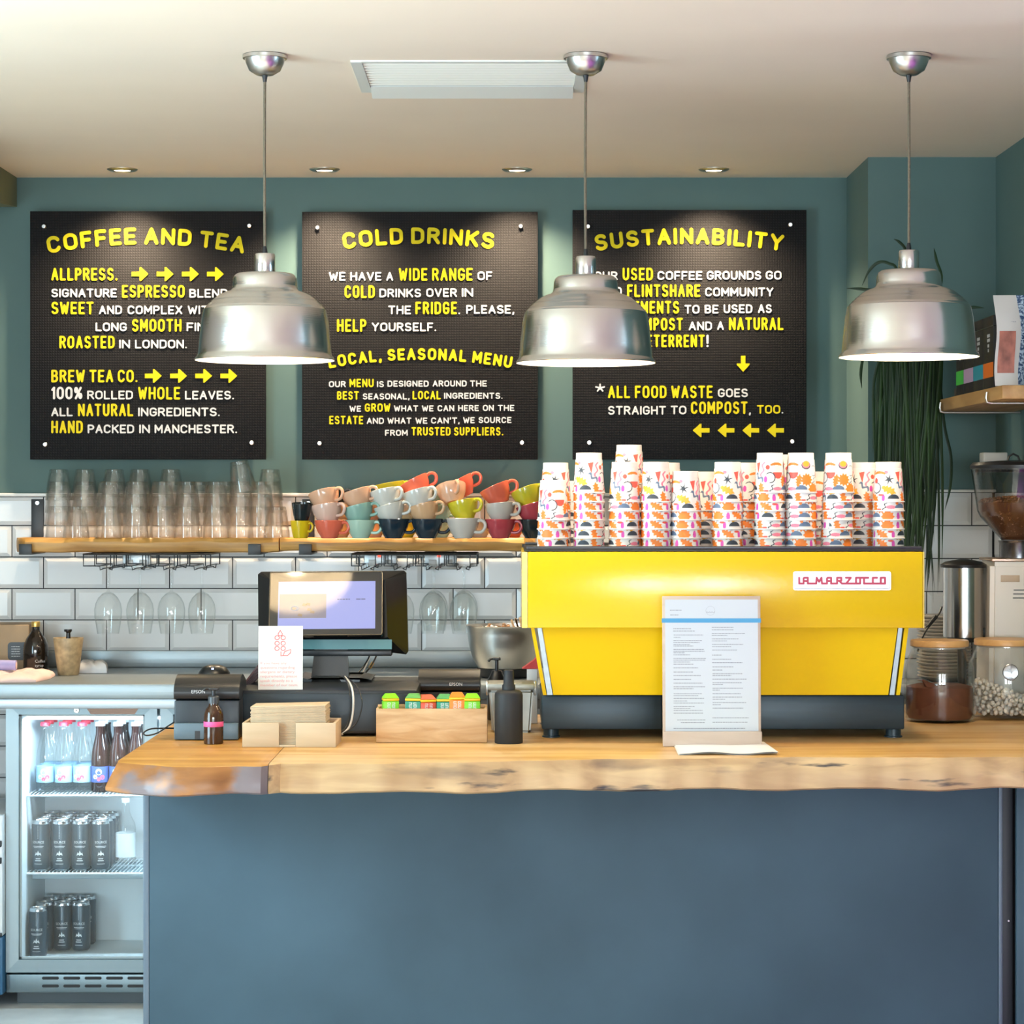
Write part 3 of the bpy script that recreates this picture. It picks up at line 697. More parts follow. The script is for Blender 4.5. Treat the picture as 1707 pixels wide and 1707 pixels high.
# ------------------------------------------------------------------ tumblers, upside down and nested
tumb = glass('tumbler glass', (.992, .990, .985), (.80, .78, .72), 1.9, bend=.08)
def tumbler():
    t = thing('glass_tumbler', '', 'glass', (0, 0, 0))
    out = [(.0405, 0), (.041, .0012), (.0395, .018), (.0360, .045), (.0325, .070), (.0292, .088), (.0285, .0945), (.026, .0965), (0, .0965)]
    inn = [(0, .0855), (.0245, .0855), (.0265, .083), (.0298, .068), (.0334, .044), (.0370, .018), (.0385, .0012), (.039, 0)]
    mb = MB(); mb.lathe(out[1:], 40); mb.lathe([(.0405, 0)] + out[1:2], 40); mb.lathe(inn + [(.0405, 0)], 40); mb.build('glass_body', tumb, t)
    mb = MB(); mb.lathe([(0, .0862), (.0235, .0862), (.0238, .0957), (0, .0957)], 32); mb.build('thick_base', glass('thick base glass', (.93, .93, .91), (.72, .72, .68), 1.3), t)
    return keep(t)
TG = tumbler(); first = True; PITCH = .0385
front = [121, 175, 221, 265, 307, 356, 397, 431]
cnts = [1, 3, 3, 3, 3, 3, 3, 3]
back = [96, 140, 189, 232, 284, 331, 372, 451]
cntb = [4, 4, 4, 4, 4, 3, 3, 4]
def tumb_at(loc, lab, rot=(0, 0, 0)):
    global first
    if first: TG.location = loc; TG.rotation_euler = rot; TG['label'] = lab; TG['group'] = 'glass tumblers on the shelf'; first = False
    else: dup(TG, loc, rot, lab, 'glass tumblers on the shelf')
for i, (u, n) in enumerate(zip(front, cnts)):
    for k in range(n):
        pos = {0: 'bottom', n-1: 'top'}.get(k, 'middle')
        lab = 'upside-down glass tumbler, %s of the %s front stack from the left' % (pos, ORD[i+1]) if n > 1 else 'single upside-down tumbler in front at the left end of the shelf'
        tumb_at((xx(u, 546)+random.uniform(-.0008, .0008), -.228 + .004*math.sin(i*2.1), ZS+.0006+k*PITCH), lab, (0, 0, random.random()))
for i, (u, n) in enumerate(zip(back, cntb)):
    for k in range(n):
        pos = {0: 'bottom', n-1: 'top'}.get(k, ORD[k+1] + ' up')
        tumb_at((xx(u, 535)+random.uniform(-.0008, .0008), -.128 if u != 451 else -.150, ZS+.0006+k*PITCH), 'upside-down glass tumbler, %s of the %s back stack from the left' % (pos, ORD[i+1]), (0, 0, random.random()))
tumb_at((xx(456, 549), -.235, ZS+.0006), 'single upside-down tumbler in front at the right end of the shelf')
tumb_at((xx(403, 546), -.228, ZS+.0006+2*PITCH+.0985+.006-.041), 'leaning glass tumbler tipped on top of the seventh front stack', (0, -.17, 0))
# a second short stack keeps the near left corner filled as in the picture
# ------------------------------------------------------------------ coffee cups
CUPC = {'coral': (.66, .13, .075), 'mint': (.36, .52, .42), 'sage': (.24, .40, .34), 'navy': (.012, .025, .038), 'grey': (.52, .48, .43), 'pale': (.56, .55, .50), 'raspberry': (.42, .055, .07),
        'peach': (.66, .38, .24), 'pink': (.62, .42, .34), 'tan': (.58, .36, .20), 'yellow': (.55, .47, .03), 'mustard': (.60, .42, .01), 'charcoal': (.012, .018, .02)}
CM = {k: mat('glazed %s stoneware' % k, c, .12, spec=.5) for k, c in CUPC.items()}
def cup_proto(kind):
    t = thing('coffee_cup' if kind == 'cup' else 'espresso_cup', '', 'cup', (0, 0, 0))
    if kind == 'cup':
        out = [(0, .0015), (.021, .0015), (.0235, 0), (.025, .001), (.0262, .005), (.034, .016), (.0405, .030), (.0445, .046), (.0455, .0545)]
        inn = [(.0448, .0552), (.0438, .0545), (.0425, .046), (.0385, .031), (.032, .018), (.022, .009), (0, .007)]
        hp = [(.0425, 0, .047), (.052, 0, .0495), (.062, 0, .045), (.066, 0, .036), (.063, 0, .026), (.054, 0, .0175), (.040, 0, .0165), (.034, 0, .018)]
    else:
        out = [(0, .001), (.019, .001), (.021, 0), (.0225, .003), (.0265, .020), (.0295, .040), (.031, .0535)]
        inn = [(.0305, .054), (.0293, .0535), (.0275, .040), (.0245, .020), (.020, .006), (0, .005)]
        hp = [(.029, 0, .045), (.037, 0, .046), (.042, 0, .038), (.040, 0, .027), (.033, 0, .021), (.0265, 0, .022)]
    mb = MB(); mb.lathe(out + inn, 56); mb.build('bowl', CM['coral'], t)
    mb = MB()
    # smooth handle
    P = [Vector(p) for p in hp]; Q = []
    for i in range(len(P)-1):
        p0, p1, p2, p3 = P[max(i-1, 0)], P[i], P[i+1], P[min(i+2, len(P)-1)]
        for k in range(5):
            f = k/5; Q.append(.5*((2*p1) + (p2-p0)*f + (2*p0-5*p1+4*p2-p3)*f*f + (3*p1-p0-3*p2+p3)*f**3))
    Q.append(P[-1]); mb.tube(Q, .0048 if kind == 'cup' else .0036, 10); mb.build('handle', CM['coral'], t)
    return keep(t)
CP, EP = cup_proto('cup'), cup_proto('esp')
used = set()
def cup(colr, u, v, s, lab, kind='cup', tilt=0, spin=0, sc=1.0):
    """v = where the lowest point of the cup's foot is seen; tilt (degrees) lifts the right-hand side"""
    pr = CP if kind == 'cup' else EP
    loc = at(u, v, s); rot = Euler((math.radians(random.uniform(-3, 3) if tilt else 0), -math.radians(tilt), math.radians(spin)), 'XYZ')
    lab = lab
    c = dup(pr, loc, rot, lab, 'stacked coffee cups on the shelf'); c.scale = (sc, sc, sc)
    swap(c, CM['coral'], CM[colr]); return c
fz = 894.6
S1 = 545
def base_v(s): return HZ + (EYE-ZS-.0004)*s
b1 = base_v(S1)
cup('mustard', 501, b1, S1, 'small mustard yellow espresso cup standing next to the tumblers', 'esp', 0, -25)
cup('charcoal', 503, b1-29.5, S1, 'small black espresso cup stacked on the mustard yellow one', 'esp', 6, 100)
row1 = [('coral', 549, 'coral red coffee cup on the shelf, first of the bottom row', -22, 1.0), ('mint', 601, 'mint green coffee cup on the shelf in the bottom row', -15, 1.02),
        ('navy', 656, 'dark navy coffee cup in the bottom row beside the mint one', -10, 1.08), ('navy', 712, 'dark navy coffee cup in the bottom row beside the light grey one', -5, 1.08),
        ('grey', 772, 'light grey coffee cup standing in the bottom row', -22, 1.12), ('raspberry', 834, 'raspberry red coffee cup standing in the bottom row', -20, 1.06), ('charcoal', 889, 'near-black coffee cup at the right end of the bottom row', -5, 1.05)]
for c, u, l, sp, sc in row1: cup(c, u, b1, S1, l, 'cup', 0, sp, sc)
row2 = [('pink', 548, b1-25, 'pale pink cup stacked on the coral cup', 10, -35), ('sage', 603, b1-24, 'sage green cup tipped on top of the mint cup', 15, -20), ('pale', 656, b1-26, 'off-white cup tipped on the left navy cup', 16, -18),
        ('tan', 712, b1-26, 'tan cup tipped on the right navy cup', 15, -25), ('yellow', 777, b1-31, 'yellow cup tipped on top of the light grey cup', 14, -35), ('grey', 836, b1-28, 'pale grey cup stacked on the raspberry cup', 5, -30), ('raspberry', 893, b1-27, 'raspberry cup stacked on the near-black cup by the machine', 16, -15)]
for c, u, v, l, ti, sp in row2: cup(c, u, v, S1, l, 'cup', ti, sp, 1.04)
row3 = [('peach', 546, b1-48, 'peach cup tipped on top of the pale pink cup', 18, -30), ('peach', 602, b1-50, 'peach cup tipped on top of the sage green cup', 18, -20), ('pale', 647, b1-50, 'off-white cup tipped above the left navy cup, on top', 14, -40),
        ('pale', 703, b1-49, 'off-white cup balanced on the tan cup', 18, -35), ('peach', 756, b1-58, 'large peach pink cup balanced on the yellow cup', 24, -70), ('coral', 836, b1-58, 'coral cup tipped on top of the pale grey cup', 25, -8), ('yellow', 886, b1-53, 'yellow cup on top of the raspberry cup by the machine', 22, -25)]
for c, u, v, l, ti, sp in row3: cup(c, u, v, S1, l, 'cup', ti, sp, 1.04)
cup('coral', 703, b1-70, 541, 'coral cup with upturned handle on top of the pile, left one', 'cup', 28, -5, 1.04)
cup('coral', 777, b1-70, 538, 'coral cup with upturned handle behind the large peach cup', 'cup', 28, -5, 1.04)
# the row behind
b2 = base_v(534)
for c, u, l in (('tan', 566, 'tan cup in the back row behind the coral cup'), ('peach', 622, 'peach cup in the back row behind the mint cup'), ('yellow', 675, 'yellow cup in the back row behind the left navy cup'),
                ('mint', 733, 'mint cup in the back row between navy and grey cups'), ('grey', 798, 'grey cup in the back row behind the light grey cup'), ('coral', 853, 'coral cup in the back row behind the raspberry cup')):
    cup(c, u, b2, 533, l, 'cup', 0, -10)
for c, u, dv, l, ti in (('charcoal', 556, 48, 'black-handled cup in the back row, on top near the espresso cups', 12), ('yellow', 655, 62, 'yellow cup on top of the back row behind the off-white cups', 10), ('mint', 726, 50, 'pale mint cup on top of the back row behind the coral cup', 10),
                        ('tan', 568, 24, 'tan cup in the back row, second up, near the coral cup', 10), ('peach', 624, 24, 'peach cup in the back row, second up, near the mint cup', 10), ('pale', 676, 24, 'off-white cup in the back row, second up, behind the navy cups', 8), ('mint', 734, 24, 'mint cup in the back row, second up, behind the navy cups', 10),
                        ('grey', 662, 44, 'grey cup in the back row, third up, behind the navy cups', 8)):
    cup(c, u, b2-dv, 533, l, 'cup', ti, 5)
for pr in (CP, EP):
    for o in list(pr.children_recursive) + [pr]: bpy.data.objects.remove(o)

# ================================================================== THE COUNTER
KH = EYE - ZC                                       # counter top below the eye
def sb(v): return (v - HZ) / KH                     # pixels per metre of a thing whose foot on the counter is seen at row v
slab_w = wood('pale counter wood', (.66, .42, .17), (.50, .26, .075), (.8, 9, 9), 2.0, .35, blotch=((.72, .53, .28), 1.4, (.7, 3, 3), .48, .70))
edge_w = wood('live edge wood', (.62, .41, .20), (.44, .27, .125), (1.0, 9, 9), 2.6, .5, blotch=((.26, .17, .10), 2.2, (1.3, 5, 7), .58, .72), spots=((.06, .05, .045), 3.6, (1.3, 4, 9), .60, .68))
end_w = wood('dark end wood', (.40, .165, .045), (.20, .075, .02), (2, 7, 7), 2.4, .4, blotch=((.17, .13, .13), 1.6, (3, 4, 5), .56, .64))
def fy(u):                                          # the wavy front edge, as pixels per metre along the picture
    pts = [(150, 790), (336, 800), (447, 797), (470, 789), (660, 789), (880, 781), (1000, 776), (1180, 774), (1300, 770), (1500, 771), (1750, 769)]
    for (a, p), (b, q) in zip(pts, pts[1:]):
        if u <= b: return p + (q-p)*max(0, (u-a))/(b-a)
    return pts[-1][1]
t = thing('wooden_worktop', 'thick live-edge wooden counter top with a dark left end', 'counter top', (0, 0, ZC))
XL = -.838; XJ = xx(446, 797); XR = RX - .002
def slab(xa, xb, n, name, ms, left):
    vs = []; fs = []; mi = []
    for i in range(n+1):
        x = xa + (xb-xa)*i/n; u = CX + x*780; s = fy(u); yf = yy(s); w = .004*math.sin(31*x+1) + .003*math.sin(73*x)
        d = max(0, 1-(x-xa)/.16) if left else 0
        yt = yf + .045*d*d + w; th = -.062 - .010*max(0, min(1, (x+.6)/1.2)) + .003*math.sin(19*x)
        e = .016*d
        sec = [(yt+.012, 0), (yt+.004, -.003), (yt-.002-.3*e, -.012), (yt-.008-e, -.030), (yt-.012-1.6*e, -.050), (yt-.010-1.6*e, th+.004), (yt-.004-1.3*e, th), (yt+.10, th)]
        rear = yy(sb(1191)) if x < 1.0 else -1.12
        sec += [(rear, th), (rear, 0)]
        dx = [0, 0, -.2*e, -.7*e, -1.2*e, -1.2*e, -1.0*e, 0, 0, 0]
        vs += [(x + (q if i == 0 or left else 0), a, b) for (a, b), q in zip(sec, dx)]
    k = 10
    for i in range(n):
        for j in range(k):
            fs.append((i*k+j, i*k+(j+1) % k, (i+1)*k+(j+1) % k, (i+1)*k+j)); mi.append(1 if 1 <= j <= 6 else 0)
    fs += [tuple(range(k)), tuple(range(n*k+k-1, n*k-1, -1))]; mi += [1, 1]
    mb = MB(); mb.add(vs, fs); mb.m = mi
    return mb.build(name, ms, t, smooth=35)
o = slab(XL, XJ-.0006, 26, 'end_board', [wood('orange counter wood', (.60, .31, .075), (.44, .19, .035), (.8, 9, 9), 2.0, .35), end_w], True); o['label'] = 'darker left end board'
slab(XJ+.0006, XR, 90, 'main_board', [slab_w, edge_w], False)

# raw steel cladding of the counter front
panel_m = mat('blue grey raw steel', (.050, .084, .108), .5, .0, spec=.14, noise=(2.2, .22, (1, 1, 1)), bump=(2, .05, (1, 1, 1)))
panel_e = mat('worn panel edge', (.10, .13, .16), .5, .4)
YP = yy(756)
t = thing('bar_counter', 'dark blue-grey steel-clad counter front under the wooden top', 'counter', (0, 0, 0))
zt = ZC - .0755
X0, X1 = xx(249, 756), xx(1664, 756)
mb = MB(); mb.rbox(X0, X1, YP, YP+.02, 0, zt, .0015); mb.build('front_panel', panel_m, t)
mb = MB(); mb.rbox(X0-.014, X0-.0005, YP+.001, YP+.02, 0, zt, .002); mb.build('edge_strip', panel_e, t)
mb = MB(); mb.rbox(X0-.014, X0-.001, YP+.021, yy(sb(1191))-.02, 0, zt, .002); mb.build('side_panel', panel_m, t)
mb = MB(); mb.rbox(X1+.0005, X1+.010, YP-.002, YP+.05, 0, zt, .002); mb.build('edge_strip', panel_e, t)
mb = MB(); mb.rbox(X1+.0105, X1+.040, YP+.035, YP+.05, 0, zt, .002); mb.cyl((X1+.030, YP+.035, zz(1534, 750)), (X1+.030, YP+.033, zz(1534, 750)), .002, n=10, m=1); mb.build('recessed_strip', [mat('black strip', (.012, .015, .02), .5), chrome], t)
mb = MB(); mb.rbox(X1+.0405, XR, YP, YP+.02, 0, zt, .0015); mb.build('front_panel', panel_m, t)
mb = MB(); mb.rbox(X0, XR, YP+.06, yy(sb(1191))-.03, 0, zt-.005, .002); mb.build('carcass', black_m, t)

# ================================================================== ESPRESSO MACHINE
yel_s = mat('satin yellow lacquer', (.75, .48, .002), .4, spec=.06)
yel = mat('yellow lacquer', (.74, .48, .003), .2, spec=.45, bump=(60, .02, (1, 1, 1)))
dk = mat('dark blue grey base enamel', (.022, .042, .055), .4, .2, noise=(9, .25, (.4, 1, 4)))
SM = 729.0; YM = yy(SM)
LM = at(CX, 1231, 717)
MX = xx(1205.5, SM)
t = thing('espresso_machine', 'large yellow espresso machine with black base on the counter', 'coffee machine', (MX, YM, ZC))
def lx(u, s=SM): return xx(u, s) - MX
def lz(v, s=SM): return zz(v, s) - ZC
zt_, zl_ = lz(920), lz(1047); x0, x1 = lx(870), lx(1541); zb_, zbt = lz(1157, 722), lz(1216, 717)
# upper housing: front panel with folded-back sides
mb = MB(); mb.rbox(x0+.0135, x1-.003, 0, .012, zl_, zt_, .003); mb.build('front_panel', yel, t)
def side(sx, name):
    mb = MB(); xa = x0 if sx < 0 else x1
    P = [(.002, zl_), (.002, zt_), (.50, zt_), (.50, zl_+.02), (.44, zl_)]
    a, b = (xa, xa+.0130) if sx < 0 else (xa-.0028, xa)
    mb.prism(P, a, b, 'X'); return mb.build(name, yel, t, smooth=20)
side(-1, 'side_panel'); side(1, 'side_panel')
mb = MB(); mb.rbox(x0+.0135, x1-.0035, .0125, .48, zl_+.005, zt_-.003, .003); mb.build('boiler_housing', steel_d, t)
# cup tray with low rails
mb = MB(); mb.rbox(x0+.006, x1-.002, .004, .50, zt_+.0005, zt_+.006, .002); mb.build('cup_tray', black_m, t)
mb = MB(); mb.rbox(x0+.010, x1-.004, .006, .012, zt_+.0065, zt_+.013, .002); mb.build('tray_rail', mat('grey tray rail', (.07, .07, .075), .35, .6), t)
mb = MB(); mb.rbox(x0+.010, x1-.004, .488, .494, zt_+.0065, zt_+.013, .002); mb.build('tray_rail', MATS['grey tray rail'], t)
# lower panel leaning inwards, bright strips and outer cheeks
def leaning(ua, ub, uc, ud, y0, y1, name, m):
    """trapezium: top edge ua..ub, bottom edge uc..ud"""
    mb = MB(); P = [(lx(ua), zl_-.0005), (lx(ub), zl_-.0005), (lx(ud, 722), zb_), (lx(uc, 722), zb_)]
    mb.prism(P, y0, y1, 'Y'); return mb.build(name, m, t, smooth=0)
leaning(904, 1500, 922, 1478, .030, .045, 'lower_panel', yel_s)
for a, b, c, d in ((896, 903, 912, 921), (1501, 1508, 1480, 1488)): leaning(a, b, c, d, .028, .046, 'bright_strip', steel)
for a, b, c, d in ((885, 891, 905, 911), (1511, 1518, 1491, 1497)): leaning(a, b, c, d, .026, .32, 'cheek', yel_s)
leaning(905, 1498, 922, 1478, .0455, .25, 'inner_housing', black_m)
yb = yy(717) - YM
mb = MB(); mb.rbox(lx(903, 717), lx(1104, 717), yb, yb+.40, zbt, lz(1159, 717), .004); mb.rbox(lx(1104.6, 717), lx(1508, 717), yb+.0005, yb+.40, zbt, lz(1159, 717), .004); mb.build('base_tray', dk, t)
mb = MB(); mb.rbox(lx(907, 717), lx(1504, 717), yb+.01, yb+.40, lz(1158.9, 717), zb_-.0005, .002); mb.build('base_deck', black_m, t)
for u in (919, 1493):
    for y in (yb+.012, yb+.33):
        mb = MB(); mb.lathe([(0, 0), (.021, 0), (.021, .003), (.018, .004), (.018, zbt-.0005), (0, zbt-.0005)], 20, 0, Matrix.Translation((lx(u, 717), y+.022, 0))); mb.build('foot', dk, t)
# badge
badge_m = mat('silver badge', (.55, .56, .60), .3, .4); red_b = mat('crimson enamel', (.42, .005, .045), .4)
bx0, bx1, bz0, bz1 = lx(1322), lx(1485), lz(984), lz(952.5)
mb = MB(); mb.prism(rrect(bx0, bx1, bz0, bz1, .005), -.0030, -.0003, 'Y'); bd = mb.build('badge', badge_m, t, smooth=20)
mb = MB(); mb.tube([(x, -.0032, z) for x, z in rrect(bx0+.0035, bx1-.0035, bz0+.0035, bz1-.0035, .003)], .0007, 6, closed=True); mb.build('badge_rim', mat('badge rim', (.5, .53, .6), .3, .5), bd)
mb = MB(); T = .0048
def q(cx, cy): return (lx(1300 + cx/5.173), lz(930 + cy/5.173))
def strk(*pts): stroke_plate(mb, [q(*p) for p in pts], T, -.0031, .0006)
B, Tt, Md = 221, 171, 197
strk((165, Tt), (165, B), (203, B), (203, Tt+6), (210, Tt), (240, Tt), (240, B)); strk((203, Md+2), (240, Md+2)); strk((240, B), (312, B))
strk((312, B), (316, Tt), (337, 205), (357, Tt), (362, B), (405, B))
strk((405, B), (405, Tt+6), (411, Tt), (440, Tt), (440, B)); strk((405, Md+2), (440, Md+2)); strk((440, B), (492, B))
strk((492, B), (492, Tt), (528, Tt), (528, Md), (492, Md)); strk((510, Md), (534, B), (568, B))
strk((568, Tt), (610, Tt), (570, B), (640, B))
strk((640, B), (655, B), (655, Tt), (690, Tt), (690, B), (655, B)); strk((690, Tt), (760, Tt)); strk((724, Tt), (724, B), (800, B))
strk((836, Tt), (800, Tt), (800, B), (868, B)); strk((868, B), (868, Tt), (905, Tt), (905, B), (868, B))
mb.build('badge_lettering', red_b, bd, smooth=0)
ZTRAY = ZC + zt_ + .0065

# ------------------------------------------------------------------ patterned paper cups
paper_w = mat('white paper', (.74, .70, .66), .55)
def inpoly(P, X, Y):
    r = np.zeros(X.shape, bool); n = len(P)
    for i in range(n):
        (x1, y1), (x2, y2) = P[i], P[(i+1) % n]
        if y1 == y2: continue
        c = ((Y < y1) != (Y < y2)) & (X < (x2-x1)*(Y-y1)/(y2-y1) + x1); r ^= c
    return r
def rotp(P, cx, cy, a, sc=1):
    c, s = math.cos(math.radians(a)), math.sin(math.radians(a)); return [(cx + sc*(x*c - y*s), cy + sc*(x*s + y*c)) for x, y in P]
def starp(n, ro, ri, k=1): return [((ro if i % 2 == 0 else ri)*math.cos(PI*i/n), (ro if i % 2 == 0 else ri)*math.sin(PI*i/n)) for i in range(2*n)]
def ell(a, b, n=24): return [(a*math.cos(2*PI*i/n), b*math.sin(2*PI*i/n)) for i in range(n)]
def wavep(L, w, amp, n=20):
    top = [(L*(i/n-.5), amp*math.sin(3.3*PI*i/n) + w/2) for i in range(n+1)]; return top + [(x, y-w) for x, y in top[::-1]]
LEAF = [(-12, 0), (-9, 3.5), (-7, 2.4), (-4.5, 6), (-2.5, 3.2), (1, 7), (2.5, 3.6), (6.5, 6), (7, 2.6), (12, 0), (8, -2), (6.5, -5.4), (3, -3), (0, -6.6), (-2, -3), (-5.5, -5.6), (-7, -2.4), (-10, -2.6)]
CRES = [(8*math.cos(a), 8*math.sin(a)) for a in np.linspace(-2.2, 2.2, 20)] + [(4.2+6.2*math.cos(a)-4, 6.6*math.sin(a)) for a in np.linspace(1.9, -1.9, 16)]
ORN, DKN, PNK, RED, MAG, YEL, BLU, PCH = (.80, .20, .02), (.030, .04, .055), (.78, .20, .28), (.72, .085, .06), (.62, .07, .38), (.78, .36, .03), (.10, .15, .24), (.80, .34, .16)
HALF = [(8.5*math.cos(a), 6.5*math.sin(a)) for a in np.linspace(0, PI, 16)]
BOWL = [(-8, 0), (8, 0)] + [(8*math.cos(a), 9*math.sin(a)) for a in np.linspace(0, -PI, 14)]
BAN = [(11*math.cos(a), 5*math.sin(a)-1) for a in np.linspace(.25, PI-.25, 14)] + [(9*math.cos(a), 1.6*math.sin(a)-1.5) for a in np.linspace(PI-.3, .3, 10)]
TRI = [(-4.5, 6), (4.5, 7.5), (1, -9)]
# (angle along the wall in mm, height above the rim in mm, outline, colour); one turn is about 218 mm
SH = [(17, 53, rotp(starp(6, 8.4, 2.5), 0, 0, 15), DKN), (41, 60, TRI, RED), (56, 55, rotp(wavep(22, 3.0, 2.0), 0, 0, 80), PNK), (69, 60, ell(3.2, 3.4), RED), (47, 37, rotp(wavep(18, 3.6, 2.2), 0, 0, -35), BLU), (17, 28, rotp(LEAF, 0, 0, -25), YEL),
      (64, 32, ell(2.6, 4.6), MAG), (10, 70, ell(3, 2.4), PNK), (28, 8, HALF, DKN), (54, 11, rotp(LEAF, 0, 0, 100, .8), ORN), (4, 10, ell(2.4, 5.4), MAG),
      (92, 65, BAN, ORN), (95, 48, BOWL, RED), (75, 36, rotp(CRES, 0, 0, 20), DKN), (93, 10, ell(7, 2.6), PNK), (79, 11, rotp(wavep(12, 1.6, 1.4), 0, 0, 70), DKN), (116, 8, HALF, BLU),
      (128, 65, ell(7.4, 6), DKN), (128, 66.5, ell(6.4, 5.2), PNK), (128, 68, ell(5.2, 4.2), YEL), (152, 52, CRES, BLU), (129, 31, starp(11, 10, 6.8), ORN), (150, 29, rotp(wavep(11, 1.6, 1.4), 0, 0, 65), DKN), (168, 46, rotp(TRI, 0, 0, 160), PCH),
      (147, 9, rotp(starp(10, 10, 7.4), 0, 0, 0), ORN), (172, 10, ell(2.6, 5.6), MAG), (196, 11, rotp(LEAF, 0, 0, -30, .9), ORN), (186, 64, rotp(LEAF, 0, 0, 45, .8), PCH), (200, 50, ell(3.4, 4), RED), (184, 35, rotp(wavep(18, 3, 2), 0, 0, 85), PNK), (210, 66, BAN, ORN), (203, 33, rotp(CRES, 0, 0, -30), DKN), (216, 17, ell(4, 1.6), RED), (66, 5, ell(3.6, 1.4), RED), (110, 30, rotp(LEAF, 0, 0, 80, .8), ORN)]
SH = [(cx, cy, [(1.62*x, 1.62*y) for x, y in P], c) for cx, cy, P, c in SH]
CUPH = .094
def cup_meshes():
    rim, base = .0365, .0312
    mb = MB(); R = lambda z: rim + (base-rim)*z/.078
    mb.lathe([(rim-.0006, .0005), (rim+.0012, 0), (rim+.0018, .0015), (rim+.0012, .003), (R(.003)-.0002, .003), (R(.078)-.0003, .0785), (.0304, .079), (.0301, CUPH-.0006), (.0294, CUPH), (.0284, CUPH), (.0278, CUPH-.006), (0, CUPH-.006)], 56)
    inner = [(rim-.0006, .0005), (R(.078)-.0009, .078), (0, .0785)]; mb.lathe(inner, 56)
    me1 = mb.build('paper_cup', paper_w, smooth=35)
    nu, nv = 300, 92; U = np.linspace(0, 218, nu+1); V = np.linspace(3.4, 78, nv+1)
    UU, VV = np.meshgrid(U, V); col = np.zeros(UU.shape + (3,)); col[:] = (.74, .70, .65)
    for cx, cy, P, c in SH:
        for off in (-218, 0, 218):
            k = inpoly([(x+cx+off, y+cy) for x, y in P], UU, VV); col[k] = c
    th = UU/218*2*PI; z = VV/1000; rr = rim + (base-rim)*z/.078 + .0003
    vs = np.stack([rr*np.cos(th), rr*np.sin(th), z], -1).reshape(-1, 3)
    w = nu+1; fs = [(j*w+i, j*w+i+1, (j+1)*w+i+1, (j+1)*w+i) for j in range(nv) for i in range(nu)]
    me = bpy.data.meshes.new('printed_sleeve'); me.from_pydata(vs.tolist(), [], fs)
    at_ = me.color_attributes.new('print', 'FLOAT_COLOR', 'POINT')
    at_.data.foreach_set('color', np.concatenate([col.reshape(-1, 3), np.ones((col.shape[0]*col.shape[1], 1))], 1).ravel())
    me.polygons.foreach_set('use_smooth', [True]*len(me.polygons))
    m = mat('printed paper', (1, 1, 1), .5); nt = m.node_tree; a = nt.nodes.new('ShaderNodeAttribute'); a.attribute_name = 'print'
    nt.links.new(a.outputs['Color'], nt.nodes['Principled BSDF'].inputs['Base Color'])
    me.materials.append(m); o = bpy.data.objects.new('printed_sleeve', me); COL.objects.link(o); o.parent = me1
    return keep(me1)
PC = cup_meshes(); tag(PC, '', 'paper cup')
NP = .0213
def stack(u, s, n, where, lean=0., a0=None):
    y = yy(s); x = xx(u, s); a = random.uniform(0, 360) if a0 is None else a0
    for k in range(n):
        pos = {0: 'bottom one', n-1: 'top one'}.get(k, '%s from the bottom' % ORD[k+1])
        if random.random() < .45 and k < n-1: a += random.choice((37, 70, 105, -60))
        b = (a0 if (k == n-1 and a0 is not None) else a) + random.uniform(-6, 6)
        dup(PC, (x + lean*k + random.uniform(-.0006, .0006), y + random.uniform(-.0006, .0006), ZTRAY + .0003 + k*NP), (0, 0, math.radians(b)), 'patterned paper cup, %s of the %s' % (pos, where), 'paper cups stacked on the yellow machine')
# seen from the front the print at 'angle along' a mm faces us when the cup is turned by -90 - a/218*360 degrees
def face(mm): return -90 - mm/218*360
SF, SR = 713.0, 697.0
for i, (u, n, a, ln) in enumerate(((922, 4, 75, 0), (982, 7, 40, 0), (1040, 6, 72, .0003), (1094, 6, 40, 0), (1143, 5, 22, 0), (1213, 6, 22, 0), (1283, 7, 78, 0), (1335, 7, 118, 0), (1394, 7, 120, .0008), (1441, 5, 50, 0), (1481, 6, 22, 0))):
    s = SF if u not in (1441,) else 702
    stack(u, s, n+1 if i in (9,) else n, '%s front stack from the left' % ORD[i+1], ln, face(a))
for i, (u, n, a) in enumerate(((926, 6, 20), (951, 4, 30), (1049, 8, 22), (1112, 6, 60), (1180, 5, 60), (1247, 6, 76), (1312, 7, 72), (1366, 5, 100))):
    stack(u, SR if u not in (951, 1312) else 684, n, '%s back-row stack from the left' % ORD[i+1], 0, face(a))
for o in list(PC.children) + [PC]: bpy.data.objects.remove(o)

# ================================================================== THINGS ON THE COUNTER
ply = wood('pale plywood', (.62, .47, .30), (.50, .36, .21), (1, 10, 10), 2.2, .5)
pine = wood('honey pine', (.64, .42, .22), (.48, .27, .11), (4, 16, 22), 2.2, .5)
paper = mat('white sheet', (.88, .87, .86), .6); ink = mat('grey print', (.30, .30, .31), .7)
blk = mat('satin black', (.008, .009, .010), .34); blk2 = mat('charcoal plastic', (.014, .018, .022), .42)

def word_lines(mb, rows, y, h, m=0, seed=1):
    """rows = [(x0, x1, z)] of print too small to read: short word-length dashes"""
    r = random.Random(seed)
    for x0, x1, z in rows:
        x = x0
        while x < x1:
            w = min(r.uniform(1.2, 4.2)*h, x1-x)
            if w > h*.6: mb.box(x, x+w, y-.00012, y, z, z+h, m)
            x += w + h*.55

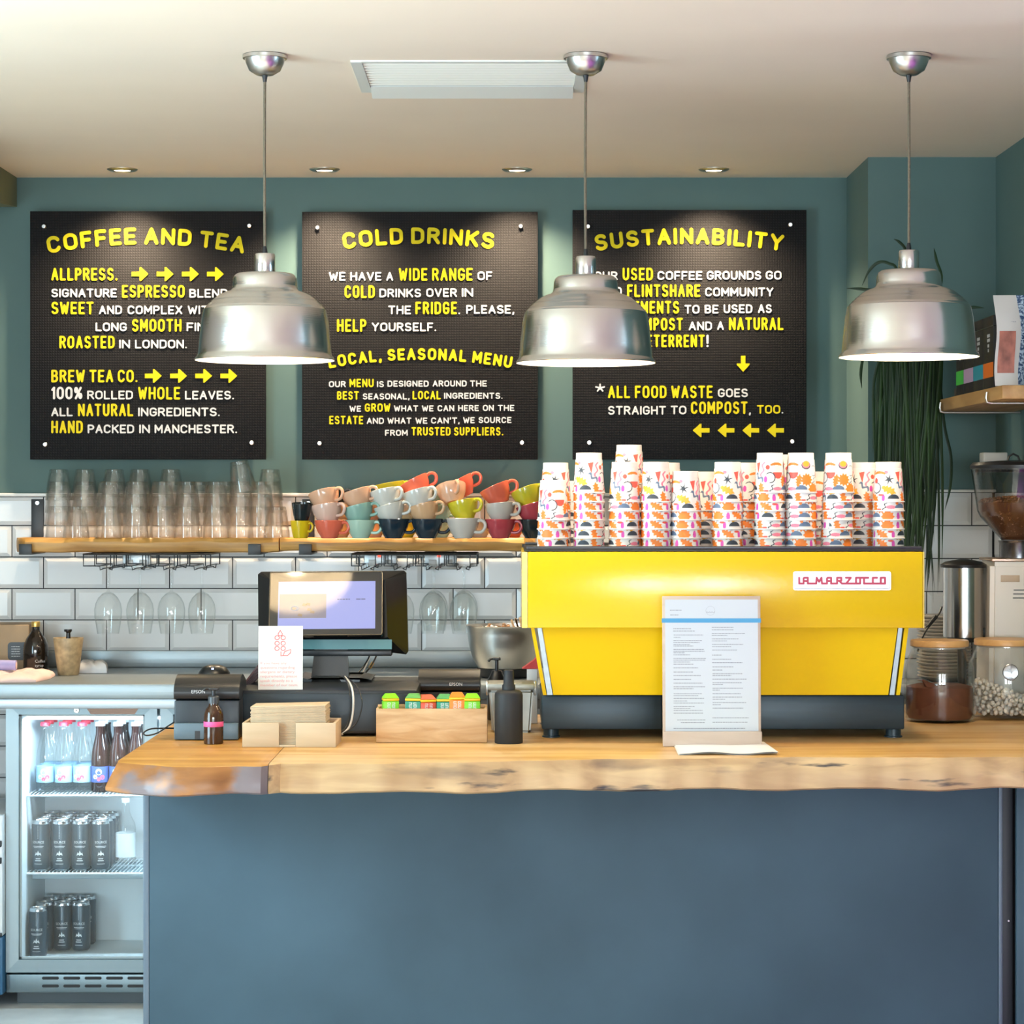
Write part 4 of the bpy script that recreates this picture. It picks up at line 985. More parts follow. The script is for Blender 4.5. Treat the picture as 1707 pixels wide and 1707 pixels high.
# receipt printer with the amber bottle in front of it
def printer(u0, u1, vt, vb, s, label, txt_u, back=False):
    a, b = at(u0, vb, s), at(u1, vt, s); w = (b.x-a.x)/2; h = b.z - ZC
    t = thing('receipt_printer', label, 'printer', ((a.x+b.x)/2, a.y, ZC), group=None)
    mb = MB(); mb.rbox(-w, w, .004, .145, .004, h*.62, .004); mb.rbox(-w+.004, w-.004, .008, .140, 0, .0042, .001); mb.build('case', blk2, t)
    mb = MB(); P = [(.012, h*.62+.0005), (.145, h*.62+.0005), (.145, h*.86)] + [(.065+.075*math.cos(math.radians(q)), h*.62 + h*.38*math.sin(math.radians(q))) for q in (70, 90, 105, 120, 135)] + [(.004, h*.86), (-.004, h*.80), (-.006, h*.72), (-.002, h*.65)]
    mb.prism(P, -w, w, 'X'); mb.build('paper_cover', blk, t, smooth=50)
    mb = MB(); mb.rbox(-w+.001, w-.001, -.012, .0035, .002, h*.27, .003); mb.box(-w*.34, -w*.18, -.0122, -.0118, .003, h*.15, 1); mb.build('front_tray', [mat('steel blue plastic', (.10, .15, .18), .4), black_m], t)
    vs, fs = text_geo('EPSON', .0105, 'CENTER'); mb = MB(); off = xx(txt_u, s) - (a.x+b.x)/2
    mb.add([(x+off, -.0066, z+h*.735) for x, y, z in vs], fs); mb.build('maker_lettering', wht_l, t, smooth=0)
    return t
printer(290, 399, 1127, 1235, 722, 'black receipt printer at the left end of the counter', 331)
printer(697, 800, 1118, 1205, 682, 'black receipt printer behind the wooden box of sweet packets', 760)

amber = mat('amber glass', (.045, .016, .005), .06, spec=.6); pump_b = mat('pump black', (.010, .010, .011), .35)
t = thing('pump_bottle', 'small amber pump bottle with a pink label in front of the printer', 'bottle', at(356, 1240, 733))
mb = MB(); mb.lathe([(0, 0), (.0205, 0), (.0222, .002), (.0222, .060), (.0215, .068), (.018, .078), (.012, .086), (.0105, .089), (.0105, .092), (0, .092)], 40); mb.build('bottle', amber, t)
mb = MB(); mb.lathe([(.02235, .040), (.0225, .0402), (.0225, .0515), (.02235, .0517)], 40); mb.build('label', mat('bright pink label', (.80, .10, .30), .5), t)
mb = MB(); mb.lathe([(0, .0922), (.0125, .0922), (.0128, .107), (.009, .110), (0, .110)], 24); mb.build('collar', mat('grey collar', (.05, .055, .06), .35), t)
mb = MB(); mb.cyl((0, 0, .110), (0, 0, .122), .0045, n=14); mb.rbox(-.010, .012, -.008, .008, .122, .128, .002); mb.tube([(-.009, 0, .126), (-.018, 0, .1255), (-.0225, 0, .1215)], [.0035, .003, .0025], 8); mb.build('pump_head', pump_b, t)

# dark device with a blue light behind the printer
t = thing('router', 'round black device with a small blue light behind the printer', 'device', (xx(357, 655), yy(655), ZC))
mb = MB(); mb.lathe([(0, 0), (.040, 0), (.042, .01), (.042, .10), (.040, .115), (.030, .128), (.015, .134), (0, .135)], 40); mb.build('housing', blk, t)
mb = MB(); mb.rbox(-.003, .003, -.0385, -.033, .115, .128, .001, M=Matrix.Translation((.0, .006, .0))); mb.build('indicator_light', mat('blue indicator', (.3, .4, 1), .4, emit=(.25, .35, 1), estr=9), t)
mb = MB(); mb.cyl((xx(357, 655), yy(655)-.05, 0), (xx(357, 655), yy(655)-.049, 0), .001)
# dark red folded leather behind the card
t = thing('leather_wallet', 'dark red leather wallet leaning behind the pink-lettered card', 'wallet', (xx(424, 690), yy(690), ZC+.1065))
mb = MB()
for k in range(5): mb.prism([(-.030+.004*k, .0), (-.026+.004*k, .0), (.016+.003*k, .052-.004*k), (.012+.003*k, .054-.004*k)], .004*k, .10-.004*k, 'Y')
mb.build('folded_leaves', mat('oxblood leather', (.05, .010, .009), .4), t)

# cash drawer
SD = 712.0; a, b = at(397, 1226, SD), at(690, 1150, SD)
w = .209; cxd = a.x + w
t = thing('cash_drawer', 'wide black cash drawer under the till screen', 'cash drawer', (cxd, a.y, ZC))
zt = zz(1150.5, SD) - ZC
mb = MB(); mb.rbox(-w, w, .006, .42, .006, zt, .005); mb.build('case', blk2, t)
mb = MB(); mb.rbox(-w+.004, w-.004, -.002, .0055, .012, zt-.008, .003); mb.build('drawer_front', mat('slate drawer front', (.014, .024, .032), .45), t)
for x in (-w+.02, w-.05):
    for y in (.02, .37): mb = MB(); mb.box(x, x+.03, y, y+.03, 0, .0058); mb.build('rubber_foot', black_m, t)
mb = MB(); mb.lathe([(0, 0), (.006, 0), (.006, .003), (0, .003)], 16, 0, Matrix.Translation((.16, -.0021, zt*.55)) @ Matrix.Rotation(PI/2, 4, 'X')); mb.build('lock', chrome, t)
ZD = ZC + zt + .0006

# till: main screen seen from behind, customer screen facing us
SMN = 668.0
t = thing('till_screen', 'black till with a lit customer screen facing out, on the cash drawer', 'till', (xx(555, SMN), yy(SMN), ZD))
def ux(u, s=SMN): return xx(u, s) - xx(555, SMN)
def uz(v, s=SMN): return zz(v, s) - ZD
# main housing: sloping shell, wider at the bottom, with faceted flanks
zt0, zb0 = uz(953.5), uz(1089); yt, ybm = .030, -.030
def sh(u, v, dy=0): 
    f = (v-953.5)/(1089-953.5); return (ux(u), yt + (ybm-yt)*f + dy, uz(v))
ol = [sh(428, 958), sh(433, 954), sh(672, 952), sh(676.5, 956), sh(681.5, 1085), sh(678, 1089.5), sh(655, 1087), sh(505, 1087), sh(436, 1089.5), sh(433, 1085)]
inn = [sh(455, 968, -.035), sh(455, 968, -.035), sh(643, 966, -.035), sh(643, 966, -.035), sh(648, 1060, -.035), sh(648, 1060, -.035), sh(640, 1062, -.035), sh(505, 1062, -.035), sh(455, 1060, -.035), sh(455, 1060, -.035)]
bk = [(x, y+.022, z) for x, y, z in ol]; n = len(ol)
mb = MB(); mb.add(ol + inn + bk, [(i, (i+1) % n, n+(i+1) % n, n+i) for i in range(n)] + [tuple(range(n, 2*n))] + [(2*n+i, 2*n+(i+1) % n, (i+1) % n, i) for i in range(n)] + [tuple(range(3*n-1, 2*n-1, -1))])
mb.build('screen_housing', mat('gloss black shell', (.004, .005, .006), .16), t, smooth=15)
mb = MB(); f_ = lambda u, v, dy: sh(u, v, dy)
mb.add([f_(508, 1064, -.0365), f_(655, 1064, -.0365), f_(655, 1080, -.030), f_(508, 1080, -.030), f_(508, 1064, -.033), f_(655, 1064, -.033), f_(655, 1080, -.0265), f_(508, 1080, -.0265)], [(0,1,2,3),(7,6,5,4),(0,4,5,1),(1,5,6,2),(2,6,7,3),(3,7,4,0)]); mb.build('port_panel', mat('teal port panel', (.06, .20, .21), .4), t)
mb = MB(); a1, a2 = ux(505), ux(655); mb.rbox(a1, a2, -.062, -.004, uz(1091), uz(1081.5), .002); mb.build('lower_ledge', blk, t)
# customer screen, tipped slightly back
Mc = Matrix.Translation((ux(547.5), -.078, uz(1003.5))) @ Matrix.Rotation(math.radians(1.6), 4, 'Z') @ Matrix.Rotation(math.radians(-25.4), 4, 'X') @ Matrix.Diagonal((1, 1, 1.07, 1)) @ Matrix.Rotation(math.radians(-.4), 4, 'Y')
hw, hh = 93.5/SMN, 53.5/SMN
mb = MB(); mb.prism(rrect(-hw, hw, -hh, hh, .006), 0, .012, 'Y', M=Mc); cs = mb.build('customer_screen', mat('screen bezel', (.006, .005, .005), .05, spec=1.0), t, smooth=30)
mb = MB(); mb.tube([(Mc @ Vector((x, -.0006, z))) for x, z in rrect(-hw+.0015, hw-.0015, -hh+.0015, hh-.0015, .005)], .0011, 6, closed=True); mb.build('bezel_rim', mat('bronze rim', (.12, .10, .07), .35, .6), cs)
def scr(u0, u1, v0, v1, y, m, nm):
    mb = MB(); X = lambda u: (u-547.5)/SMN; Z = lambda v: -(v-1003.5)/SMN
    mb.box(X(u0), X(u1), y-.0002, y, Z(v1), Z(v0), M=Mc); return mb.build(nm, m, cs)
def emis(name, c, e): return mat(name, (.02, .02, .02), .06, spec=1.0, emit=c, estr=e)
scr(469, 628.5, 967, 1046, -.0006, emis('lit screen', (.40, .44, .92), .75), 'display_panel')
scr(471, 548, 988, 1028, -.0010, emis('screen picture', (.36, .32, .40), .6), 'display_picture')
mb = MB(); X = lambda u: (u-547.5)/SMN; Z = lambda v: -(v-1003.5)/SMN
mb.tube([Mc @ Vector((X(496.5)+.0085*math.cos(q*PI/10), -.0016, Z(1012)+.005*math.sin(q*PI/10))) for q in range(20)], .0011, 6, closed=True); mb.build('picture_cup', emis('picture white', (.75, .75, .8), .8), cs)
mb = MB()
for u, v in ((512, 1006), (520, 1014), (525, 1018), (505, 1023), (518, 1005), (494, 1012)): mb.prism([(X(u)-.006, Z(v)-.002), (X(u)+.005, Z(v)-.004), (X(u)+.006, Z(v)+.002), (X(u)-.003, Z(v)+.004)], -.0016, -.0011, 'Y', M=Mc)
mb.build('picture_biscuits', emis('picture tan', (.32, .22, .14), .7), cs)
mb = MB(); word_lines(mb, [(X(566), X(588), Z(998)), (X(597), X(612), Z(998))], 0, .0028, seed=4); mb.v = [tuple(Mc @ Vector((x, y-.001, z))) for x, y, z in mb.v]; mb.build('display_text', emis('screen text', (.2, .22, .5), .5), cs)
# neck and foot
mb = MB(); mb.add([(ux(529), -.045, uz(1062)), (ux(580), -.045, uz(1062)), (ux(584), -.058, uz(1126)), (ux(522), -.058, uz(1126)), (ux(531), -.005, uz(1062)), (ux(578), -.005, uz(1062)), (ux(582), .02, uz(1126)), (ux(524), .02, uz(1126))], [(0,1,2,3),(7,6,5,4),(0,4,5,1),(1,5,6,2),(2,6,7,3),(3,7,4,0)]); mb.build('neck', mat('warm black neck', (.020, .017, .013), .3), t)
z6 = uz(1126)
mb = MB(); mb.prism([(ux(505), 0), (ux(505), .012), (ux(520), z6-.0005), (ux(590), z6-.0005), (ux(624), z6*.8), (ux(624), z6*.6), (ux(605), .010), (ux(605), 0), (ux(575), 0), (ux(570), .010), (ux(528), .010), (ux(526), 0)], -.125, .06, 'Y'); mb.build('foot', mat('dark foot plastic', (.014, .020, .024), .3), t)

# A6 card standing on the drawer
card_m = mat('off white card', (.70, .66, .61), .6); pnk = mat('pink print', (.76, .12, .12), .6); pnk2 = mat('pale pink print', (.78, .36, .34), .6)
SCD = 711.0; a, b = at(430.5, 1152, SCD), at(504.5, 1046, SCD)
t = thing('notice_card', 'off-white card with a pink hop drawing standing before the till', 'card', ((a.x+b.x)/2, a.y, ZD), rot=(math.radians(-4), 0, math.radians(2)))
w, h = (b.x-a.x)/2, b.z-a.z
mb = MB(); mb.box(-w, w, 0, .0008, 0, h); mb.build('card', card_m, t)
mb = MB(); K = 1/(6.0*SCD) * 1.02
def ck(x, y): return (((x-333)/5.886)/SCD, h - ((y-680)/5.886)/SCD)
for x, y in ((297, 795), (357, 795), (297, 850), (357, 850), (297, 900), (357, 900)):
    c = ck(x, y); mb.tube([(c[0]+.0052*math.cos(q*PI/9), -.0004, c[1]+.0048*math.sin(q*PI/9)) for q in range(18)], .0008, 6, closed=True)
for pts in ([(328, 722), (350, 760), (340, 775), (316, 775), (306, 760), (328, 722)], [(335, 930), (335, 978)], [(358, 970), (372, 930), (432, 910), (428, 945), (400, 970), (358, 970)], [(358, 970), (340, 972)]):
    mb.tube([(ck(*p)[0], -.0004, ck(*p)[1]) for p in pts], .0008, 6)
mb.build('hop_drawing', pnk, t)
mb = MB()
for i, ln in enumerate(('If you have any', 'questions regarding', 'allergens or dietary', 'requirements, please', 'speak directly to a', 'member of our team.')):
    vs, fs = text_geo(ln, .0112, 'LEFT'); x0, z0 = ck(133, 1056 + i*43); sx = 1.0
    mb.add([(x0+x*.92, -.0004, z0+z*.8) for x, y, z in vs], fs)
mb.build('card_lettering', pnk2, t, smooth=0)

# cables down the front of the drawer
wcab = mat('white cable', (.62, .60, .55), .5)
def cable(pts, r, m, lab, name='cable', group=None):
    P = [Vector(p) for p in pts]; Q = []
    for i in range(len(P)-1):
        p0, p1, p2, p3 = P[max(i-1, 0)], P[i], P[i+1], P[min(i+2, len(P)-1)]
        for k in range(8):
            f = k/8; Q.append(.5*((2*p1) + (p2-p0)*f + (2*p0-5*p1+4*p2-p3)*f*f + (3*p1-p0-3*p2+p3)*f**3))
    Q.append(P[-1]); mb = MB(); mb.tube(Q, r, 8); o = mb.build(name, m); return tag(o, lab, 'cable', group)
def cp(u, v, s): return tuple(at(u, v, s))
cable([cp(572, 1127, 702), cp(580, 1140, 712), cp(584, 1160, 718), cp(584, 1185, 719), cp(578, 1210, 721), cp(566, 1222, 724)], .0017, black_m, 'black cable hanging down the cash drawer, left of the white one')
cable([cp(575, 1128, 702), cp(585, 1142, 713), cp(589, 1162, 719), cp(588, 1190, 720), cp(582, 1212, 722), cp(570, 1224, 725)], .0024, wcab, 'white cable hanging down the front of the cash drawer')
cable([cp(578, 1130, 702), cp(594, 1143, 713), cp(603, 1165, 719), cp(602, 1185, 720), cp(592, 1208, 722), cp(572, 1223, 726)], .0015, black_m, 'black cable looping down the cash drawer, right of the white one')
cable([cp(619, 1070, 655), cp(617, 1090, 655), cp(608, 1108, 655), cp(597, 1122, 660), cp(588, 1133, 668)], .0019, black_m, 'black cable curving down from the back of the till')
cable([cp(622, 1068, 650), cp(618, 1088, 650), cp(611, 1108, 652), cp(604, 1122, 655), cp(598, 1132, 660)], .0019, wcab, 'white cable dropping from the back of the till')
cable([cp(632, 1072, 648), cp(627, 1094, 648), cp(617, 1112, 650), cp(607, 1124, 652), cp(601, 1134, 658)], .0022, black_m, 'black cable with a yellow plug behind the till')
mb = MB(); p, q_ = Vector(cp(622, 1104, 646)), Vector(cp(616, 1114, 646)); mb.cyl(p, q_, .0034, n=12); o = mb.build('cable_plug', mat('yellow plug', (.80, .42, .01), .4)); tag(o, 'small yellow plug on a cable behind the till', 'plug')
cable([cp(294, 1214, 712), cp(275, 1214, 715), cp(252, 1215, 722), cp(240, 1221, 726), cp(244, 1226, 728), cp(262, 1222, 724), cp(282, 1209, 712), cp(292, 1203, 712)], .0018, black_m, 'black cable looping past the left edge of the counter top')

# napkin box
SN = sb(1245.5); a = at(403.5, 1245.5, SN); b = at(560, 1205, SN); w = (b.x-a.x)/2
t = thing('napkin_box', 'pale open wooden box with a front slot full of kraft napkins', 'box', ((a.x+b.x)/2, a.y, ZC), rot=(0, 0, math.radians(-1.5)))
hb = b.z-ZC; th = .007; dep = .125; sl = (xx(465, SN)-t.location.x, xx(493, SN)-t.location.x)
mb = MB(); mb.rbox(-w, sl[0], 0, th, 0, hb, .001); mb.rbox(sl[1], w, 0, th, 0, hb, .001); mb.rbox(sl[0], sl[1], 0, th, 0, .005, .001); mb.build('front', ply, t)
mb = MB(); mb.rbox(-w, w, dep-th, dep, 0, hb, .001); mb.build('back', ply, t)
for x in (-w, w-th): mb = MB(); mb.rbox(x, x+th, th, dep-th, 0, hb, .001); mb.build('side', ply, t)
mb = MB(); mb.rbox(-w+th, w-th, th, dep-th, 0, .004, .001); mb.build('base', ply, t)
kraft = mat('kraft paper napkin', (.60, .46, .30), .8, noise=(30, .08, (1, 1, 1)))
nm = MB(); hwN = w-.0205; nm.rbox(-hwN, hwN, -.048, .048, 0, .0021, .0008); nb = nm.build('napkin', kraft); tag(nb, '', 'napkin')
for k in range(37):
    z = ZC + .0045 + k*.00235; tl = 0
    pos = {0: 'lowest', 36: 'topmost'}.get(k, '%s from the bottom' % ORD[k+1] if k < 20 else '%s from the top' % ORD[37-k])
    dup(nb, (t.location.x-.002+random.uniform(-.001, .001)+.0*k, t.location.y+.0615+random.uniform(-.0012, .0012), z), (0, -math.radians(.035*k), math.radians(-1.5+random.uniform(-.3, .3))), 'kraft paper napkin in the pale wooden box, ' + pos, 'kraft napkins in the wooden box')
bpy.data.objects.remove(nb)

# wooden box of little sweet packets
SW = sb(1238.5); a = at(627, 1238.5, SW); b = at(812, 1181.5, SW); w = (b.x-a.x)/2; hb = b.z-ZC
t = thing('sweet_box', 'honey-coloured wooden box holding six bright packets', 'box', ((a.x+b.x)/2, a.y, ZC))
th = .006; dep = .075
mb = MB(); mb.rbox(-w, w, 0, th, .001, hb, .0012); mb.build('front', pine, t)
mb = MB(); mb.rbox(-w, w, dep-th, dep, .001, hb+.004, .0012); mb.build('back', pine, t)
for x in (-w, w-th): mb = MB(); mb.rbox(x, x+th, th, dep-th, .001, hb+.001, .001); mb.build('side', pine, t)
mb = MB(); mb.box(-w+th, w-th, th, dep-th, .001, .005); mb.build('base', pine, t)
pk = [('lime', 651, 27, 1154, (.20, .62, .02)), ('green', 690, 26, 1154, (.01, .24, .13)), ('red', 712, 30, 1156, (.72, .09, .045)), ('emerald', 741, 25, 1155, (.01, .25, .14)), ('orange', 762, 26, 1152, (.82, .24, .03)), ('bright lime', 787, 26, 1154, (.18, .62, .015))]
LB = ['lime green packet at the left end of the wooden sweet box', 'dark green packet second from left in the wooden sweet box', 'red packet third from left in the wooden sweet box', 'dark green packet between the red and orange ones in the sweet box', 'orange packet second from right in the wooden sweet box', 'lime green packet at the right end of the wooden sweet box']
yb_m = mat('yellow packet band', (.80, .50, .01), .4); wp = mat('white packet print', (.74, .74, .68), .5)
tops = {'green': (.10, .34, .07), 'emerald': (.08, .32, .10), 'red': (.72, .12, .05), 'lime': (.24, .70, .01), 'bright lime': (.24, .72, .01), 'orange': (.80, .22, .02)}
for (nm_, u, wp_, vt, c), lab in zip(pk, LB):
    p = thing('sweet_packet', lab, 'packet', (xx(u, SW-5), a.y+.034, ZC+.0055), rot=(0, 0, math.radians({'red': 16, 'lime': 10, 'green': -6}.get(nm_, 3))), group='bright packets in the wooden box')
    hw = .0182; zt = zz(vt+9, SW-5) - ZC - .0055; d_ = .016
    m = mat('%s packet' % nm_, c, .35); mt = mat('%s packet lid' % nm_, tops[nm_], .35)
    mb = MB(); mb.rbox(-hw, hw, -d_, d_, 0, zt-.0065, .0025); mb.build('carton', m, p)
    mb = MB(); mb.rbox(-hw-.0003, hw+.0003, -d_-.0003, d_+.0003, zt-.0063, zt, .0022); mb.build('band', yb_m, p)
    mb = MB(); mb.add([(-hw, -d_, zt+.0002), (hw, -d_, zt+.0002), (hw, d_, zt+.0002), (-hw, d_, zt+.0002), (-hw*.62, -d_*.2, zt+.010), (hw*.62, -d_*.2, zt+.010), (hw*.62, d_*.6, zt+.010), (-hw*.62, d_*.6, zt+.010)], [(3,2,1,0),(4,5,6,7),(0,1,5,4),(1,2,6,5),(2,3,7,6),(3,0,4,7)]); mb.build('folded_lid', mt, p, smooth=0)
    mb = MB(); r = random.Random(u)
    for cx in (-.0052, .0052):
        z = zt - .0095
        while z > .03:
            kind = r.randrange(3); e = .0036; y = -d_-.0002
            mb.box(cx-e, cx+e, y-.0002, y, z-.0011, z); mb.box(cx-e, cx+e, y-.0002, y, z-.0044, z-.0034)
            if kind != 1: mb.box(cx-e, cx-e+.0012, y-.0002, y, z-.0034, z-.0011)
            if kind != 2: mb.box(cx+e-.0012, cx+e, y-.0002, y, z-.0034, z-.0011)
            z -= .0058
    mb.build('packet_print', wp, p, smooth=0)

# matt black flask
SBt = sb(1238.5); t = thing('black_flask', 'matt black bottle with a narrow neck beside the sweet box', 'bottle', (xx(848, SBt), yy(SBt), ZC))
fl = mat('matt black coating', (.010, .0115, .013), .6)
k = 1/SBt; mb = MB(); mb.lathe([(0, 0), (22.5*k, 0), (23.5*k, 1.2*k), (23.5*k, 80*k), (22.5*k, 84*k), (19*k, 87.5*k), (12*k, 89*k), (0, 89*k)], 48); mb.build('body', fl, t)
mb = MB(); mb.lathe([(0, 89.2*k), (11*k, 89.2*k), (11*k, 96*k), (9*k, 98.5*k), (8.5*k, 112*k), (8*k, 121*k), (7*k, 122*k), (0, 122*k)], 32); mb.build('neck', fl, t)

# grey tin behind the flask
ST = sb(1222); t = thing('metal_canister', 'square grey metal canister with a rim behind the black flask', 'canister', (xx(852, ST), yy(ST)+.05, ZC))
tin = mat('weathered tin', (.40, .41, .38), .42, .5, noise=(14, .18, (1, 1, 1)))
bm = bmesh.new(); bmesh.ops.create_cube(bm, size=1)
for v in bm.verts:
    f = v.co.z + .5; q = .046 + .007*f; v.co = Vector((v.co.x*2*q, v.co.y*2*q, f*.102))
bmesh.ops.bevel(bm, geom=[e for e in bm.edges], offset=.006, segments=3, affect='EDGES'); mb = MB(); mb.bm(bm); mb.build('body', tin, t)
mb = MB(); mb.rbox(-.0565, .0565, -.0565, .0565, .1025, .118, .004); mb.build('lid', tin, t)
for sx in (-1, 1): mb = MB(); mb.rbox(sx*.0572-.003, sx*.0572+.003, -.03, -.012, .088, .122, .002); mb.build('clip', chrome, t)
t = thing('pump_bottle', 'black pump dispenser showing behind the grey canister', 'bottle', (xx(828, 662), yy(662), ZC))
mb = MB(); mb.lathe([(0, 0), (.022, 0), (.024, .003), (.024, .10), (.014, .118), (.012, .124), (0, .124)], 28); mb.build('bottle', pump_b, t)
mb = MB(); mb.cyl((0, 0, .1242), (0, 0, .150), .0045, n=14); mb.rbox(-.009, .010, -.009, .009, .1502, .157, .002); mb.tube([(-.008, 0, .154), (-.016, 0, .153), (-.021, 0, .147)], .003, 8); mb.build('pump_head', pump_b, t)
t = thing('carton', 'white and red carton wedged between canister and yellow machine', 'carton', (xx(885, 672), yy(672), ZC+.001))
mb = MB(); mb.rbox(-.010, .016, -.02, .03, 0, .135, .002); mb.build('carton_body', mat('white carton', (.66, .66, .67), .5), t)
mb = MB(); mb.prism([(-.022, .1355), (.018, .1355), (.018, .168), (.006, .155)], -.02, .03, 'Y'); mb.build('carton_top', mat('red carton top', (.55, .04, .04), .5), t)

# steel bowl on the back worktop, stirrers beside it
SBo = 556.0; t = thing('mixing_bowl', 'brushed steel mixing bowl on the worktop beside the yellow machine', 'bowl', (xx(843, SBo), yy(SBo), ZB))
k = 1/SBo
P = [(0, 0), (37*k, 0), (40*k, 1*k), (46*k, 16*k), (55*k, 32*k), (61*k, 52*k), (64*k, 72*k), (65*k, 84*k), (66.5*k, 86*k), (66*k, 87*k), (64*k, 86.5*k)]
mb = MB(); mb.lathe(P, 64); mb.lathe([(64*k, 86.5*k), (62.5*k, 70*k), (57*k, 45*k), (46*k, 20*k), (34*k, 4*k), (0, 4*k)], 64); mb.build('bowl', mat('satin steel', (.66, .64, .60), .3, 1.0), t)
mb = MB(); mb.lathe([(0, -.0), (41*k, .0), (41.5*k, .5*k), (46.8*k, 15*k), (47.4*k, 15*k), (44*k, 3*k)], 48); mb.build('dark_base', black_m, t)
mb = MB(); r = random.Random(5)
for i in range(70):
    q, rr = r.uniform(0, 6.28), .10*math.sqrt(r.random()); c = Vector((rr*math.cos(q), rr*math.sin(q), .138 + .012*r.random() - .6*rr*rr))
    bm = bmesh.new(); bmesh.ops.create_icosphere(bm, subdivisions=1, radius=.010); mb.bm(bm, 0 if r.random() < .6 else 1, Matrix.Translation(c) @ Euler((r.random()*3, r.random()*3, 0)).to_matrix().to_4x4() @ Matrix.Diagonal((1.3, .8, .6, 1)))
o = mb.build('sugar_sachets', [mat('brown sugar paper', (.30, .16, .07), .6), paper]); o.location = t.location; tag(o, 'heap of brown and white sachets in the steel bowl', 'sachets', kind='stuff')
t = thing('stirrer_cup', 'cup holding the wooden stirrers, behind the yellow machine', 'cup', (xx(884, 560), yy(560)+.04, ZB))
mb = MB(); mb.lathe([(0, 0), (.03, 0), (.036, .09), (.0345, .09), (.029, .003), (0, .003)], 32); mb.build('cup', paper_w, t)
for i in range(9):
    mb = MB(); mb.rbox(-.003, .003, -.0007, .0007, 0, .178, .0006); o = mb.build('wooden_stirrer', pine)
    o.location = t.location + Vector((.004*(i % 3), -.01+.005*(i//3), .0045)); o.rotation_euler = (math.radians(-2+2*(i//3)), math.radians(-10 - 1.4*i), math.radians(20*i)*0)
    tag(o, 'thin wooden stirrer leaning left, one of the bundle beside the yellow machine', 'stirrer', 'wooden stirrers beside the machine')

# menu clipboard
SMe = sb(1244); a, b = at(1105, 1244, SMe), at(1268.5, 993.5, SMe-1); w = (b.x-a.x)/2; h = b.z-a.z
t = thing('menu_stand', 'wooden menu stand with a printed sheet held by a blue band', 'menu', ((a.x+b.x)/2, a.y, ZC), rot=(math.radians(-3), 0, math.radians(.5)))
lw = wood('bleached wood', (.58, .47, .38), (.50, .38, .29), (1, 8, 8), 2.4, .6)
mb = MB(); mb.rbox(-w, w, 0, .009, .002, h, .0015); mb.build('back_board', lw, t)
mb = MB(); mb.rbox(-w-.0005, w+.0005, -.0125, -.0005, 0, 25/SMe, .0015); mb.build('foot_ledge', lw, t)
pw = w-.006; z0, z1 = 25/SMe-.004, h-.008
mb = MB(); mb.box(-pw, pw, -.0004, -.0001, z0, z1); sheet = mb.build('menu_sheet', mat('cool white paper', (.56, .59, .61), .6), t)
mb = MB(); zbnd = h - 41/SMe; mb.box(-w-.001, w+.001, -.0013, -.0006, zbnd-.0048, zbnd+.0048); mb.box(-w-.001, -w-.0002, -.0013, .010, zbnd-.0048, zbnd+.0048); mb.box(w+.0002, w+.001, -.0013, .010, zbnd-.0048, zbnd+.0048); mb.build('elastic_band', mat('blue elastic', (.07, .30, .52), .6), t)
mb = MB(); kx = lambda x: ((x-615)/5.688)/SMe; kz = lambda y: h - ((y-75)/5.688)/SMe
L = [(220, 330, 210), (222, 300, 255), (250, 420, 385), (250, 455, 408), (255, 535, 445), (255, 318, 468), (252, 525, 498), (252, 500, 516), (252, 410, 536), (252, 440, 550), (252, 545, 582), (252, 548, 600), (252, 362, 614), (252, 410, 634), (252, 568, 668), (252, 560, 684), (252, 410, 702), (252, 440, 722), (252, 485, 757), (252, 440, 796), (252, 510, 830), (252, 425, 866), (252, 525, 902), (252, 550, 936), (252, 440, 954), (252, 520, 1002), (252, 490, 1020), (252, 540, 1046), (252, 380, 1070), (252, 540, 1090), (252, 455, 1122), (252, 415, 1142), (252, 525, 1160), (252, 530, 1186),
     (618, 825, 372), (618, 830, 396), (618, 935, 432), (618, 765, 450), (618, 870, 482), (618, 760, 502), (620, 915, 535), (620, 800, 556), (620, 855, 588), (620, 712, 636), (620, 800, 676), (620, 908, 708), (622, 820, 748), (622, 716, 778), (622, 905, 812), (622, 800, 830), (622, 945, 864), (622, 905, 898), (622, 725, 916), (622, 910, 950), (622, 690, 968), (622, 890, 1002), (622, 905, 1034), (622, 740, 1054), (622, 940, 1086), (622, 700, 1106), (622, 915, 1138), (285, 560, 1250), (320, 550, 1275), (620, 965, 1230), (620, 955, 1272), (250, 930, 1330)]
word_lines(mb, [(kx(x0), kx(x1), kz(y)-.0008) for x0, x1, y in L if x0 < 600], -.0004, .0016, seed=9)
mb.build('menu_print', mat('soft grey print', (.26, .27, .29), .7), t, smooth=0); mb = MB()
word_lines(mb, [(kx(x0), kx(x1), kz(y)-.0008) for x0, x1, y in L if x0 > 600], -.0004, .0016, seed=10)
mb.build('menu_print', mat('soft grey print', (.26, .27, .29), .7), t, smooth=0); mb = MB()
mb.tube([(kx(605)+.0102*math.cos(q), -.0005, kz(215)+.0102*math.sin(q)) for q in np.linspace(0, 2*PI, 30)[:-1]], .00022, 4, closed=True)
mb.tube([(kx(565+8*i), -.0006, kz(232 - (8 if i % 3 == 1 else 0))) for i in range(11)], .0005, 4)
mb.build('menu_logo', MATS['soft grey print'], t, smooth=0)
